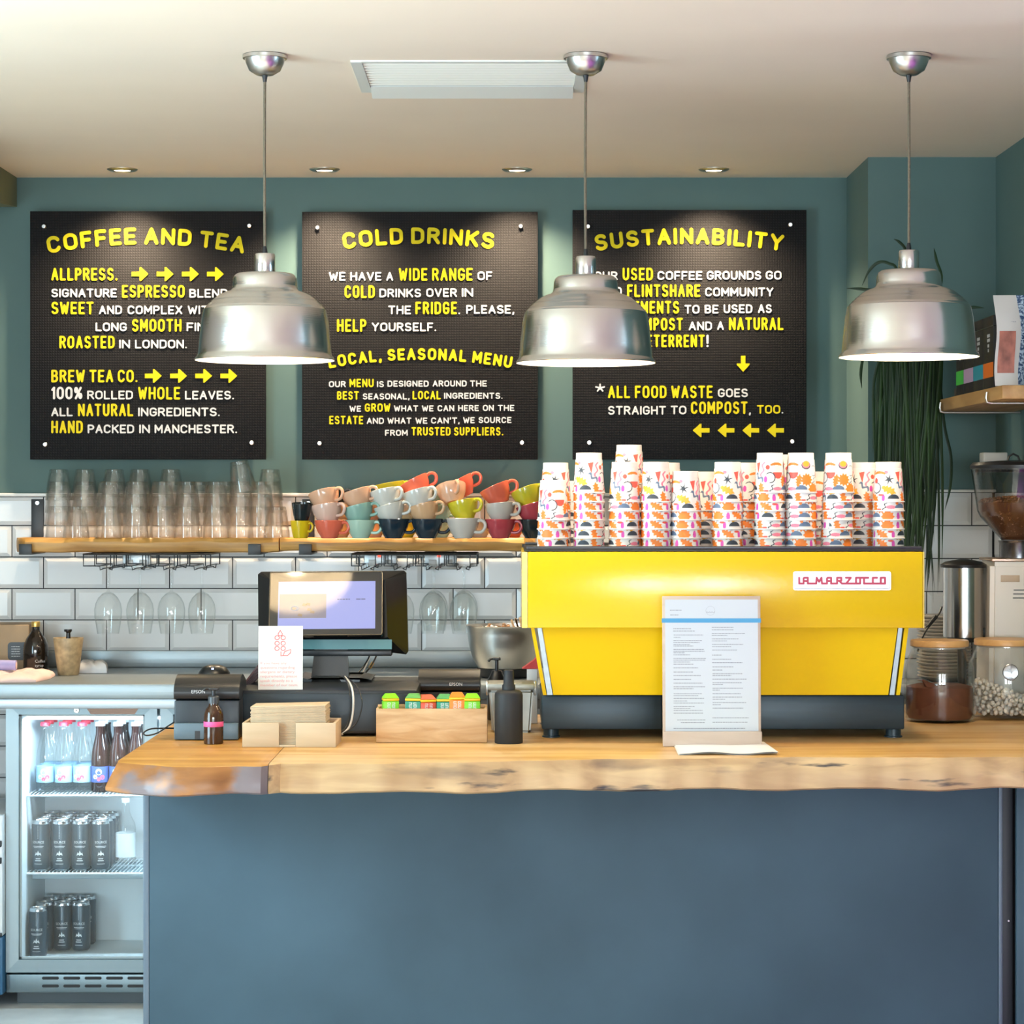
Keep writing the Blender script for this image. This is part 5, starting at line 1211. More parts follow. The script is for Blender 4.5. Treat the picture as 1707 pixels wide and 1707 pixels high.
# loose sheets lying in front of it
mb = MB(); n = 16; vs = []
SP = sb(1259)
for j in range(9):
    for i in range(n+1):
        f, g = i/n, j/8; s = SP + (sb(1240)-SP)*g; u = (1132 + (1298-1132)*f)*(1-g) + (1123 + (1273-1123)*f)*g
        p = at(u, 1200, s); vs.append((p.x, p.y, ZC + .003 + .006*(1-math.cos(2*PI*f*1.6))*(1-g)*.35 + .002*g))
fs = [(j*(n+1)+i, j*(n+1)+i+1, (j+1)*(n+1)+i+1, (j+1)*(n+1)+i) for j in range(8) for i in range(n)]
for k, lab in enumerate(('white sheet of paper lying in front of the menu stand, upper one', 'white sheet of paper lying in front of the menu stand, lower one')):
    m2 = MB(); o_ = [(x - .002*k, y - .002*k, z - .0022*k) for x, y, z in vs]; nn = len(o_)
    m2.add(o_ + [(x, y, z-.0005) for x, y, z in o_], fs + [tuple(i+nn for i in f[::-1]) for f in fs]); o = m2.build('paper_sheet', paper); tag(o, lab, 'paper')

# ================================================================== BACK WORKTOP, LEFT
def sbb(v): return (v - HZ) / (EYE - ZB)            # scale of a thing whose foot on the back worktop is seen at row v
card_b = mat('brown cardboard', (.38, .26, .15), .7, noise=(12, .08, (1, 1, 1)))
t = thing('cardboard_box', 'brown cardboard box with a rounded black label at the far left', 'box', (xx(6, 541), yy(541), ZB))
k = 1/541
mb = MB(); mb.rbox(-60*k, 42*k, 0, .16, 0, 79*k, .003); mb.build('carton', card_b, t)
mb = MB(); mb.prism(rrect(7*k, 46*k, 20*k, 50*k, 6*k), -.0012, -.0002, 'Y'); mb.build('label', mat('black label', (.012, .014, .015), .4), t)
mb = MB(); word_lines(mb, [(13*k, 28*k, (42-4*i)*k) for i in range(5)], -.0013, .0022, seed=3); mb.build('label_print', wht_l, t, smooth=0)
s = sbb(1112)
t = thing('syrup_bottle', 'dark brown syrup bottle with a gold cap and white lettering', 'bottle', (xx(64.5, 543), yy(543)-.045, ZB))
k = 1/543; R = 20.5*k
mb = MB(); mb.lathe([(0, 0), (19*k, 0), (R, 2*k), (R, 40*k), (19.6*k, 48*k), (16*k, 58*k), (10*k, 67*k), (6.6*k, 72*k), (6.2*k, 78*k), (0, 78*k)], 40); mb.build('bottle', mat('dark syrup glass', (.010, .007, .005), .08, spec=.6), t)
mb = MB(); mb.lathe([(0, 78.2*k), (7*k, 78.2*k), (7.2*k, 79*k), (7.2*k, 86*k), (6.6*k, 87*k), (0, 87*k)], 28); mb.build('cap', mat('gold cap', (.62, .42, .12), .3, .8), t)
mb = MB()
for txt, z, sz in (('Coffee', 20, .0125), ('syrup', 13, .0125)):
    vs, fs = text_geo(txt, sz); mb.add([(x, y, zz_+z*k) for x, y, zz_ in wrap(vs, R+.0004, -PI/2+.12)], fs)
mb.build('bottle_lettering', wht_l, t, smooth=0)
s = sbb(1125)
t = thing('stoneware_beaker', 'speckled tan beaker with a black stopper on the steel worktop', 'beaker', (xx(114, s), yy(s), ZB)); k = 1/s
mb = MB(); mb.lathe([(0, 0), (16.5*k, 0), (17.5*k, 1.2*k), (25*k, 61*k), (25*k, 62*k), (23.6*k, 62*k), (23*k, 60*k), (15.5*k, 4*k), (0, 4*k)], 40); mb.build('beaker', mat('tan stoneware', (.42, .30, .16), .4, noise=(60, .25, (1, 1, 1))), t)
mb = MB(); mb.lathe([(0, 55*k), (23*k, 56*k), (23*k, 58*k), (0, 58*k)], 28); mb.build('contents', mat('ground coffee', (.10, .055, .025), .8), t)
mb = MB(); mb.lathe([(0, 58.3*k), (4*k, 58.3*k), (3.5*k, 70*k), (6*k, 73*k), (6*k, 76*k), (0, 76*k)], 18); mb.rbox(-7*k, 2*k, -2*k, 2*k, 72*k, 76*k, .001); mb.build('stopper', blk, t)
# cloths and paper
cloth_w = mat('white cloth', (.72, .72, .73), .8); cloth_p = mat('pale pink cloth', (.70, .52, .47), .8); lil = mat('lilac cloth', (.36, .32, .55), .8)
def blob(pts, h, name, m, lab, cat, seed, zb=ZB, wob=.006):
    """a low crumpled heap over a plan outline"""
    r = random.Random(seed); n = len(pts); cx = sum(p[0] for p in pts)/n; cy = sum(p[1] for p in pts)/n
    vs = []; fs = []; rings = [(1, 0), (1.0, .35), (.93, .75), (.7, 1), (.35, 1.05)]
    M_ = 48
    def out(a):
        f = a*n; i = int(f) % n; j = (i+1) % n; g = f-int(f); return (pts[i][0]*(1-g)+pts[j][0]*g, pts[i][1]*(1-g)+pts[j][1]*g)
    for q, zf in rings:
        for i in range(M_):
            x, y = out(i/M_); w = wob*math.sin(7*i/M_*6.28*1+q*3+seed) * (1 if zf > 0 else 0)
            vs.append((cx+(x-cx)*q, cy+(y-cy)*q, zb+.0008+max(0, h*zf + w*zf*.6 + r.uniform(-.0012, .0012)*(zf > .3))))
    for k_ in range(len(rings)-1):
        for i in range(M_): j = (i+1) % M_; fs.append((k_*M_+i, k_*M_+j, (k_+1)*M_+j, (k_+1)*M_+i))
    vs.append((cx, cy, zb+h*1.05)); c = len(vs)-1; b0 = (len(rings)-1)*M_
    for i in range(M_): fs.append((b0+i, b0+(i+1) % M_, c))
    fs.append(tuple(range(M_-1, -1, -1)))
    mb = MB(); mb.add(vs, fs); o = mb.build(name, m, smooth=60); return tag(o, lab, cat)
def pl(u, v): s_ = sbb(v); return (xx(u, s_), yy(s_))
blob([pl(131, 1116), pl(180, 1117), pl(178, 1122.5), pl(131, 1122.5)], .030, 'rolled_towel', cloth_w, 'rolled white towel lying behind the tan beaker', 'towel', 2)
blob([pl(-40, 1126), pl(60, 1124), pl(92, 1127), pl(84, 1132), pl(60, 1138), pl(-40, 1139)], .019, 'folded_cloth', cloth_p, 'crumpled pale pink cloth lying flat on the worktop at far left', 'cloth', 5, wob=.007)
mb = MB(); P = [Vector((xx(-40, 560), yy(562), ZB+.042)), Vector((xx(30, 560), yy(562), ZB+.040))]
mb.cyl(P[0], P[1], .0165, .0150, 24); mb.cyl(P[1]+Vector((.0002, 0, 0)), P[1]+Vector((.001, 0, 0)), .010, n=20, m=1); o = mb.build('cloth_roll', [lil, cloth_p]); tag(o, 'lilac cloth roll resting on the pale pink cloth at far left', 'cloth')

# ================================================================== UNDER-COUNTER BOTTLE FRIDGE
SFR = 566.0; YF = yy(SFR)
st_f = mat('fridge steel', (.20, .25, .27), .42, .8, bump=(2, .03, (60, .6, .6))); st_f2 = mat('fridge trim', (.26, .31, .33), .4, .8); liner = mat('white fridge liner', (.70, .76, .78), .5)
FX0, FX1 = xx(10, SFR), xx(10, SFR)+.90
t = thing('bottle_fridge', 'stainless steel glass-door bottle fridge lit from inside under the worktop', 'fridge', (FX0, YF, 0))
zt, zb = zz(1172, SFR), zz(1621, SFR); Wd = .4455; dep = .45
mb = MB()
mb.rbox(0, .03, .045, dep, .035, zt, .003); mb.rbox(.87, .90, .045, dep, .035, zt, .003); mb.rbox(.0305, .8695, dep-.03, dep, .035, zt, .003)
mb.rbox(.0305, .8695, .045, dep-.0305, zt-.04, zt, .003); mb.rbox(.0305, .8695, .045, dep-.0305, .035, zz(1597, 555), .003)
mb.build('cabinet', st_f, t)
mb = MB(); zi0, zi1 = zz(1597, 555)+.0006, zt-.0406; mb.box(.0306, .034, .05, dep-.0306, zi0, zi1); mb.box(.866, .8694, .05, dep-.0306, zi0, zi1); mb.box(.0341, .8659, dep-.034, dep-.0306, zi0, zi1); mb.box(.0341, .8659, .05, dep-.0341, zi1-.003, zi1); mb.box(.0341, .8659, .05, dep-.0341, zi0, zi0+.002); mb.build('liner', liner, t)
mb = MB(); mb.rbox(.0, .90, .001, .044, zz(1655, SFR), zz(1624.5, SFR), .003)
gp = mb.build('grille_panel', st_f, t); sl_m = mat('black slot', (.006, .006, .007), .6)
for r_ in range(2):
    for i in range(9):
        u0 = 70 + i*35.6; v = 1630.5 + r_*13.2
        mb = MB(); mb.prism(rrect(xx(u0, SFR)-FX0, xx(u0+28, SFR)-FX0, zz(v+2.4, SFR), zz(v-2.4, SFR), .004, 4), -.0004, .0006, 'Y'); mb.build('vent_slot', sl_m, gp)
mb = MB(); mb.rbox(.02, .88, .06, dep-.02, 0, .0345, .002); mb.build('plinth', mat('plinth in painted shade', (.10, .12, .13), .6), t)  # shade under the fridge is put into this dark colour
def door(x0, name_first):
    fw = .0375; z0, z1 = zb, zt+.002; x1 = x0 + Wd
    d = MB(); d.rbox(x0+fw, x1-fw, .010, .040, z0+.001, z0+.04, .002) if False else None
    A = [(x0, z0), (x1, z0), (x1, z1), (x0, z1)]; B = [(x0+fw, z0+fw), (x1-fw, z0+fw), (x1-fw, z1-fw*.95), (x0+fw, z1-fw*.95)]
    mbf = MB()
    for i in range(4):
        j = (i+1) % 4; g = .0007
        q = [A[i], A[j], B[j], B[i]]; vs = [(x, -.002, z) for x, z in q] + [(x, .040, z) for x, z in q]
        for kk in (0, 4):
            pass
        mbf.add(vs, [(0,1,2,3), (7,6,5,4), (0,4,5,1), (1,5,6,2), (2,6,7,3), (3,7,4,0)], i % 2)
    dr = mbf.build('door', [st_f, st_f2], t, smooth=0)
    m2 = MB(); m2.box(x0+fw+.0003, x1-fw-.0003, .010, .0135, z0+fw+.0003, z1-fw*.95-.0003); m2.build('glass_pane', glass('fridge glass', (.965, .985, .99), (.85, .9, .92), 1.0), dr)
    m2 = MB(); b_ = B; r_ = [(b_[0][0]+.0035, b_[0][1]+.0035), (b_[1][0]-.0035, b_[1][1]+.0035), (b_[2][0]-.0035, b_[2][1]-.0035), (b_[3][0]+.0035, b_[3][1]-.0035)]
    for i in range(4):
        a_, c_ = r_[i], r_[(i+1) % 4]; m2.box(min(a_[0], c_[0])-.003, max(a_[0], c_[0])+.003, .014, .020, min(a_[1], c_[1])-.003, max(a_[1], c_[1])+.003)
    m2.build('door_seal', mat('pale seal', (.50, .56, .58), .6), dr)
    return dr
d1 = door(0, 1); d2 = door(.4545, 2)
x = xx(128, SFR) - FX0; z = zz(1184, SFR)
mb = MB(); mb.lathe([(0, .004), (.004, .004), (.0045, .0035), (.0075, .0035), (.0085, .002), (.0085, 0), (0, 0)], 24, 0, Matrix.Translation((x, -.0022, z)) @ Matrix.Rotation(PI/2, 4, 'X')); mb.cyl((x, -.0064, z), (x, -.0068, z), .0018, n=10, m=1); mb.build('lock', [chrome, black_m], d1)
xa, xb = xx(140, SFR)-FX0, xx(236, SFR)-FX0; z0, z1 = zz(1190.5, SFR), zz(1178, SFR)
mb = MB(); mb.prism([(xa, z1), (xb, z1), (xb-.008, z1-.004), (xb-.02, z0), (xa+.02, z0), (xa+.008, z1-.004)], -.0026, -.0022, 'Y'); mb.build('finger_recess', mat('recess mirror steel', (.22, .15, .12), .2, .8), d1)
mb = MB(); mb.rbox(xa-.002, xb+.002, -.006, -.0027, z1-.003, z1+.001, .001); mb.build('finger_lip', black_m, d1)
# wire shelves
wirew = mat('white wire', (.74, .80, .83), .4)
def fshelf(v, s_):
    z = zz(v, s_); y0 = yy(s_)-YF; mb = MB()
    for yq in (y0, y0+.15, dep-.05): mb.tube([(.036, yq, z), (.864, yq, z)], .0032, 8)
    for i in range(70): x_ = .042 + i*.0118; mb.tube([(x_, y0+.001, z+.0042), (x_, dep-.045, z+.0042)], .0013, 5)
    mb.build('wire_shelf', wirew, t); return z + .0057
zs1 = fshelf(1326.5, 556); zs2 = fshelf(1456, 556)
mb = MB(); mb.rbox(.045, .855, .16, dep-.05, zs2-.028, zs2-.012, .003); mb.build('drip_tray', mat('grey drip tray', (.26, .33, .36), .5), t)
mb = MB(); mb.box(.05, .85, .052, .066, zi1-.012, zi1-.0035); mb.build('light_strip', mat('lit fridge strip', (1, 1, 1), .4, emit=(.80, .92, 1), estr=6), t)
l = bpy.data.lights.new('fridge_light', 'AREA'); l.shape = 'RECTANGLE'; l.size = .8; l.size_y = .03; l.energy = 9; l.color = (.60, .84, 1)
o = bpy.data.objects.new('fridge_light', l); COL.objects.link(o); o.parent = t; o.location = (.45, .075, zi1-.014); o.rotation_euler = (math.radians(12), 0, 0)

# drinks inside
can_m = mat('dark blue grey can', (.030, .050, .066), .32, .4); lid_m = mat('can aluminium', (.66, .68, .70), .25, 1.0); can_p = mat('can print', (.60, .64, .66), .4)
t = thing('drinks_can', '', 'can', (0, 0, 0)); R = .0278; Hc = .150
mb = MB(); mb.lathe([(.0232, .004), (R-.001, .009), (R, .013), (R, Hc-.014), (R-.0015, Hc-.010)], 36); mb.build('can_body', can_m, t)
mb = MB(); mb.lathe([(0, .003), (.019, .002), (.021, 0), (.0232, .004)], 36); mb.lathe([(R-.0015, Hc-.010), (.0245, Hc-.003), (.0252, Hc-.001), (.0245, Hc), (.0236, Hc-.001), (.023, Hc-.004), (0, Hc-.004)], 36); mb.build('can_ends', lid_m, t)
mb = MB()
vs, fs = text_geo('SOURCE', .0105, 'CENTER'); mb.add([(x_, y_, z_+.083) for x_, y_, z_ in wrap([(a_*.95, 0, c_) for a_, b_, c_ in vs], R+.0003)], fs)
def lblock(x0, x1, z0, z1):
    n_ = 4; vv = []
    for i in range(n_+1):
        q = -PI/2 + (x0+(x1-x0)*i/n_)/R; vv += [((R+.0003)*math.cos(q), (R+.0003)*math.sin(q), z0), ((R+.0003)*math.cos(q), (R+.0003)*math.sin(q), z1)]
    mb.add(vv, [(2*i, 2*i+2, 2*i+3, 2*i+1) for i in range(n_)])
lblock(-.0165, .0165, .0735, .0752); lblock(-.014, .014, .0705, .0714)
for i in range(9): lblock(-.0012, .0012, .098+i*.0046, .0995+i*.0046)
vs = [(-.010, .046), (-.006, .057), (-.003, .052), (0, .062), (.004, .053), (.007, .056), (.010, .046), (.004, .050), (0, .046), (-.004, .050)]
mb.add([((R+.0003)*math.cos(-PI/2+a_/R), (R+.0003)*math.sin(-PI/2+a_/R), b_) for a_, b_ in vs], [(0,1,2,9), (2,3,8,9), (3,4,7,8), (4,5,6,7)])
lblock(-.007, .007, .036, .0385); lblock(-.009, .009, .030, .0325); lblock(-.012, .012, .021, .0222)
mb.build('can_print', can_p, t, smooth=0)
CAN = keep(t); first = True
def can(u, s_, dy, z, lab, grp, dx=0, rz=0):
    global first
    loc = (xx(u, s_)+dx, yy(s_)+dy, z)
    if first: CAN.location = loc; CAN.rotation_euler = (0, 0, rz); CAN['label'] = lab; CAN['group'] = grp; first = False
    else: dup(CAN, loc, (0, 0, rz), lab, grp)
for r_ in range(4):
    for c_, u in enumerate((64.5, 98.5, 131.5, 164.5)):
        can(u, 556, .034+.060*r_, zs2, 'dark drinks can on the middle fridge shelf, %s column from left, %s' % (ORD[c_+1], ('front', 'second row', 'third row', 'back row')[r_]), 'cans on the middle fridge shelf', rz=random.uniform(-.06, .06)+(u-98)*.002)
zf = zi0 + .0025
can(61, 557, .022, zf, 'dark drinks can at the front left of the fridge floor', 'cans on the fridge floor')
for r_, us in ((1, (72, 102, 133)), (2, (84, 114, 143))):
    for c_, u in enumerate(us):
        can(u, 549 if r_ == 1 else 541, .022, zf, 'dark drinks can on the fridge floor, %s row, %s from left' % (('', 'second', 'back')[r_], ORD[c_+1]), 'cans on the fridge floor', rz=random.uniform(-.1, .1))
# bottles
def soda(kind):
    t = thing('soda_bottle', '', 'bottle', (0, 0, 0)); R = .0265
    prof = [(0, .001), (.024, 0), (R, .004), (R, .100), (.0245, .122), (.019, .148), (.0135, .172), (.0125, .192), (.0135, .194), (.0135, .198), (.0125, .199), (.0125, .204), (0, .204)]
    mb = MB(); mb.lathe(prof, 32); mb.build('bottle', clear if kind == 'clear' else mat('cola brown glass', (.020, .007, .006), .06, spec=.6), t)
    mb = MB(); mb.lathe([(0, .2043), (.0132, .2043), (.0145, .1985), (.0150, .1975), (.0152, .2075), (.0135, .2100), (0, .2100)] if False else [(0, .2105), (.0130, .2105), (.0142, .2085), (.0150, .1990), (.0138, .1995), (.0128, .2045), (0, .2045)], 24)
    mb.build('cap', mat('red crown cap', (.55, .02, .05), .4) if kind == 'clear' else mat('white crown cap', (.78, .80, .82), .4), t)
    mb = MB(); mb.lathe([(R+.0004, .030), (R+.0004, .078)], 32); mb.build('label', mat('sky blue label', (.30, .50, .68), .5) if kind == 'clear' else mat('navy label', (.05, .09, .28), .5), t)
    mb = MB()
    for a_, z_, rr_ in ((0, .062, .0095), (-.011, .047, .007), (.011, .046, .007), (0, .040, .006)):
        vv = [((R+.0008)*math.cos(-PI/2+(a_+rr_*math.cos(q))/R), (R+.0008)*math.sin(-PI/2+(a_+rr_*math.cos(q))/R), z_+rr_*math.sin(q)) for q in np.linspace(0, 2*PI, 13)[:-1]]
        mb.add(vv, [tuple(range(12))], 0 if z_ > .045 and a_ <= 0 else 1)
    mb.build('label_roundels', [mat('white roundel', (.72, .72, .74), .5), mat('red roundel', (.65, .10, .14), .5)], t, smooth=0)
    return keep(t)
for kind, us, what in (('clear', (72, 103, 134), 'red-capped clear soda bottle on the top fridge shelf'), ('cola', (164, 194, 224), 'white-capped dark cola bottle on the top fridge shelf')):
    B0 = soda(kind)
    for r_ in range(3):
        for c_, u in enumerate(us):
            loc = (xx(u, 554), yy(554)+.006+.026+.058*r_, zs1); lab = '%s, %s %s' % (what, ('left', 'middle', 'right')[c_], ('front', 'middle', 'rear')[r_])
            if r_ == 0 and c_ == 0: B0.location = loc; B0['label'] = lab; B0['group'] = 'soda bottles on the top fridge shelf'
            else: dup(B0, loc, (0, 0, random.uniform(-.3, .3)), lab, 'soda bottles on the top fridge shelf')
t = thing('water_bottle', 'clear glass water bottle with a pale label on the middle fridge shelf', 'bottle', (xx(206, 556), yy(556)+.04, zs2)); k = 1/556
mb = MB(); mb.lathe([(0, 0), (15*k, 0), (16.5*k, 3*k), (16.5*k, 70*k), (15*k, 78*k), (9*k, 90*k), (6.5*k, 98*k), (5.6*k, 112*k), (0, 112*k)], 36); mb.build('bottle', clear, t)
mb = MB(); mb.lathe([(16.8*k, 22*k), (16.8*k, 62*k)], 36); mb.build('label', mat('pale bottle label', (.62, .67, .70), .5), t)
mb = MB(); mb.lathe([(0, 112.3*k), (6.4*k, 112.3*k), (6.6*k, 119*k), (0, 119.5*k)], 20); mb.build('cap', mat('white screw cap', (.74, .78, .8), .4), t)

# white appliance at the very left edge
t = thing('dishwasher', 'white undercounter dishwasher with black handle bars at the left edge', 'dishwasher', (xx(-40, 570), yy(570), 0))
k = 1/570; z = lambda v: zz(v, 570)
mb = MB(); mb.rbox(-.45, 43*k, .01, .42, z(1562), z(1360), .004); mb.build('body', mat('white enamel', (.68, .73, .76), .3), t)
mb = MB(); mb.rbox(-.45, 43*k, .012, .42, z(1660), z(1564), .003); mb.build('kick_plate', mat('blue kick plate', (.02, .10, .20), .5), t)
for v in (1407, 1435): mb = MB(); mb.rbox(-.40, 42*k, -.006, .0095, z(v+5), z(v-5), .002); mb.build('handle_bar', black_m, t)
mb = MB(); mb.rbox(-.45, 42.5*k, .004, .0095, z(1562), z(1556), .001); mb.build('lower_trim', black_m, t)

# ================================================================== RIGHT-HAND SIDE
# shelf on the right wall
ZR = zz(642, 670); XL_ = xx(1671, 670); Y0, Y1 = yy(670), yy(585)
mb = MB(); mb.rbox(XL_, RX-.012, Y0, Y1, ZR-.034, ZR, .0015); o = mb.build('wooden_shelf', wood('shelf pine', (.50, .28, .10), (.34, .165, .05), (9, 1.0, 9), 2.4, .5)); tag(o, 'thick wooden shelf on the right wall holding tea boxes', 'shelf')
for k_, (s_, lab) in enumerate(((652, 'bent wire shelf bracket under the near end of the right wall shelf'), (588.5, 'bent wire shelf bracket under the far end of the right wall shelf'))):
    y = yy(s_); mb = MB(); mb.tube([(XL_-.006, y, ZR-.010), (XL_-.008, y, ZR-.024), (XL_-.006, y, ZR-.036), (XL_+.004, y, ZR-.0385), (XL_+.02, y, ZR-.0385), (RX-.004, y, ZR-.0385)], .0032, 10); o = mb.build('wire_bracket', chrome); tag(o, lab, 'bracket')
mb = MB(); mb.rbox(RX-.010, RX-.0005, yy(607)-.012, yy(607)+.012, zz(770, 607), ZR-.045, .002); o = mb.build('wall_rail', black_m); tag(o, 'black vertical shelving rail on the right wall above the grinder', 'rail')
# tea boxes
tb = mat('black tea box', (.007, .007, .008), .55)
bands = [('green', 1594, 1606.5, (.05, .42, .05)), ('lilac', 1606.5, 1622.5, (.42, .28, .40)), ('teal', 1622.5, 1639, (.01, .26, .33)), ('orange', 1639, 1656, (.75, .15, .01))]
for nm_, u0, u1, c in bands:
    s0, s1 = (u0-CX)/(XL_+.012), (u1-CX)/(XL_+.012); ya, yb = yy(s0), yy(s1)
    t = thing('tea_box', 'tall black tea box with a %s band on the right wall shelf' % nm_, 'box', (XL_+.012, (ya+yb)/2, ZR+.0004), group='black tea boxes on the right shelf')
    h_ = (ya-yb)/2-.0008
    mb = MB(); mb.rbox(0, .115, -h_, h_, 0, .160, .002); mb.build('carton', tb, t)
    mb = MB(); mb.rbox(-.0006, .1156, -h_-.0004, h_+.0004, .1605, .188, .002); mb.build('lid', tb, t)
    mb = MB(); mb.box(-.0005, -.0001, -h_+.0006, h_-.0006, .030, .068); mb.build('colour_band', mat('%s band' % nm_, c, .5), t)
    mb = MB(); mb.tube([(-.0008, -h_, .1603), (-.0008, h_, .1603)], .0009, 6); mb.build('foil_line', chrome, t)
    mb = MB(); r = random.Random(int(u0))
    for i, z_ in enumerate((.134, .122, .108, .096)):
        w_ = (.022, .022, .012, .008)[i]; mb.box(-.0004, -.0001, -w_, w_*.6, z_, z_+.008)
    mb.build('box_print', mat('grey box print', (.42, .42, .42), .5), t, smooth=0)
mb = MB(); mb.rbox(XL_+.03, XL_+.12, yy(589)-.05, yy(589)-.005, ZR+.0004, ZR+.028, .002); o = mb.build('kraft_packet', mat('dark kraft', (.10, .07, .045), .7)); tag(o, 'small dark brown packet lying at the far end of the right shelf', 'packet')
# coffee bag
t = thing('coffee_bag', 'white coffee bag with a brick-red label and blue marbled side on the shelf', 'bag', (xx(1657, 662)+.002, yy(662)+.012, ZR+.0004), rot=(0, 0, math.radians(-4)))
bw = mat('matt white bag', (.60, .56, .52), .6, bump=(18, .12, (1, 1, 1)))
k = 1/662; nz = 14; vs = []; fs = []
def prof(f): return (.0035*math.sin(PI*f*2.2+.4), .030*(1-f**3)+.006)
for i in range(nz+1):
    f = i/nz; o_, d_ = prof(f); z_ = 152*k*f; wv = 38*k + .003*math.sin(PI*f)
    vs += [(-o_, -d_, z_), (wv*.5-o_*.3, -d_-.002*math.sin(PI*f), z_), (wv-o_, -d_, z_), (wv-o_*.2+.030, -d_*.2, z_), (wv-o_+.030, d_+.012, z_), (-o_+.012, d_+.012, z_)]
for i in range(nz):
    for j in range(6): fs.append((i*6+j, i*6+(j+1) % 6, (i+1)*6+(j+1) % 6, (i+1)*6+j))
fs += [tuple(range(5, -1, -1)), tuple(range(nz*6, nz*6+6))]
mb = MB(); mb.add(vs, fs); mb.m = [1 if (i < nz*6 and i % 6 in (2, 3)) else 0 for i in range(len(fs))]
mm = mat('blue marbled paper', (.5, .5, .5), .5); nt = mm.node_tree; tc = nt.nodes.new('ShaderNodeTexCoord'); nz_ = nt.nodes.new('ShaderNodeTexNoise'); nz_.inputs['Scale'].default_value = 60; nz_.inputs['Distortion'].default_value = 2.5
rr = nt.nodes.new('ShaderNodeValToRGB'); rr.color_ramp.elements[0].position = .45; rr.color_ramp.elements[1].position = .56; rr.color_ramp.elements[0].color = (.03, .07, .16, 1); rr.color_ramp.elements[1].color = (.52, .62, .72, 1)
nt.links.new(tc.outputs['Object'], nz_.inputs['Vector']); nt.links.new(nz_.outputs['Fac'], rr.inputs[0]); nt.links.new(rr.outputs[0], nt.nodes['Principled BSDF'].inputs['Base Color'])
mb.build('bag_body', [bw, mm], t, smooth=50)
lv = []; lf = []
for i in range(11):
    f = .14 + .46*i/10; o_, d_ = prof(f); z_ = 152*k*f
    for q in (.12, .5, .84): lv.append((38*k*q - o_*(1-q*.3), -d_ - .0026*math.sin(PI*f)*(1 if q == .5 else .9) - .0007, z_))
for i in range(10):
    for j in range(2): lf.append((i*3+j, i*3+j+1, (i+1)*3+j+1, (i+1)*3+j))
mb = MB(); mb.add(lv, lf); mb.build('bag_label', mat('brick red label', (.34, .11, .075), .6, noise=(40, .5, (1, 1, .6))), t)
mb = MB(); word_lines(mb, [(16*k, 34*k, 106*k), (20*k, 30*k, 101*k)], -.0265, .0022, seed=2); mb.build('bag_print', ink, t, smooth=0)

# trailing plant on the pier
leaf_m = mat('dark green leaf', (.010, .032, .006), .55, noise=(6, .45, (1, 1, 1))); leaf2 = mat('mid green leaf', (.022, .055, .010), .55, noise=(6, .3, (1, 1, 1)))
px, py, pz = xx(1517, 580), yy(580)+.01, zz(548, 580)
t = thing('trailing_plant', 'long trailing green plant hanging down the pier behind the right lamp', 'plant', (px, py, pz))
mb = MB(); mb.lathe([(0, -.075), (.05, -.075), (.056, -.070), (.070, .010), (.072, .012), (.066, .012), (.060, -.01), (0, -.01)], 32); mb.build('pot', mat('dark plant pot', (.03, .03, .028), .6), t)
mb = MB(); yb_ = PY - py; mb.rbox(-.02, .02, -.03, yb_-.0005, -.083, -.0755, .001); mb.rbox(-.02, .02, yb_-.006, yb_-.0005, -.16, -.0755, .001); mb.build('wall_bracket', black_m, t)
r = random.Random(11)
def leaf(mb, P, w, m):
    vs = []; fs = []; n_ = len(P)
    for i, p in enumerate(P):
        p = Vector(p); d = (Vector(P[min(i+1, n_-1)]) - Vector(P[max(i-1, 0)])).normalized(); sd = d.cross(Vector((.25, -1, .12))).normalized()
        f = i/(n_-1); ww = w*min(1, 6*f+.35)*(1 if f < .75 else max(.05, 1-(f-.75)*3.8))
        up = sd.cross(d).normalized()*ww*.3
        vs += [tuple(p - sd*ww), tuple(p + up), tuple(p + sd*ww)]
    for i in range(n_-1):
        for j in range(2): fs.append((i*3+j, i*3+j+1, (i+1)*3+j+1, (i+1)*3+j))
    mb.add(vs, fs, m)
mb = MB()
for i in range(300):
    a = r.uniform(0, 2*PI); rr_ = r.uniform(.055, .085); x0, y0 = .045*math.cos(a), .045*math.sin(a)*.8
    x1, y1 = rr_*math.cos(a), min(rr_*math.sin(a), .05); L = r.choice((r.uniform(.38, .62), r.uniform(.60, .84)))
    if x1 < -.03: L *= r.uniform(.7, 1.0)
    sx = r.gauss(0, .018); top = r.uniform(.015, .05); n_ = 13
    P = [(x0, y0, 0), (x0*.4+x1*.6, y0*.4+y1*.6, top)]
    for j in range(n_): f = j/(n_-1); P.append((x1 + (.02 if x1 > 0 else -.006)*math.sin(f*2.2+i) + sx*f - .035*f*(x1 > .02), min(y1*1.1 + .01*math.sin(f*3+i*2), .058), top*.5 - L*f))
    leaf(mb, P, r.uniform(.0028, .0048), r.choice((0, 0, 1)))
def px_(u, v): return (xx(u, 580)-px, -.02, zz(v, 580)-pz)
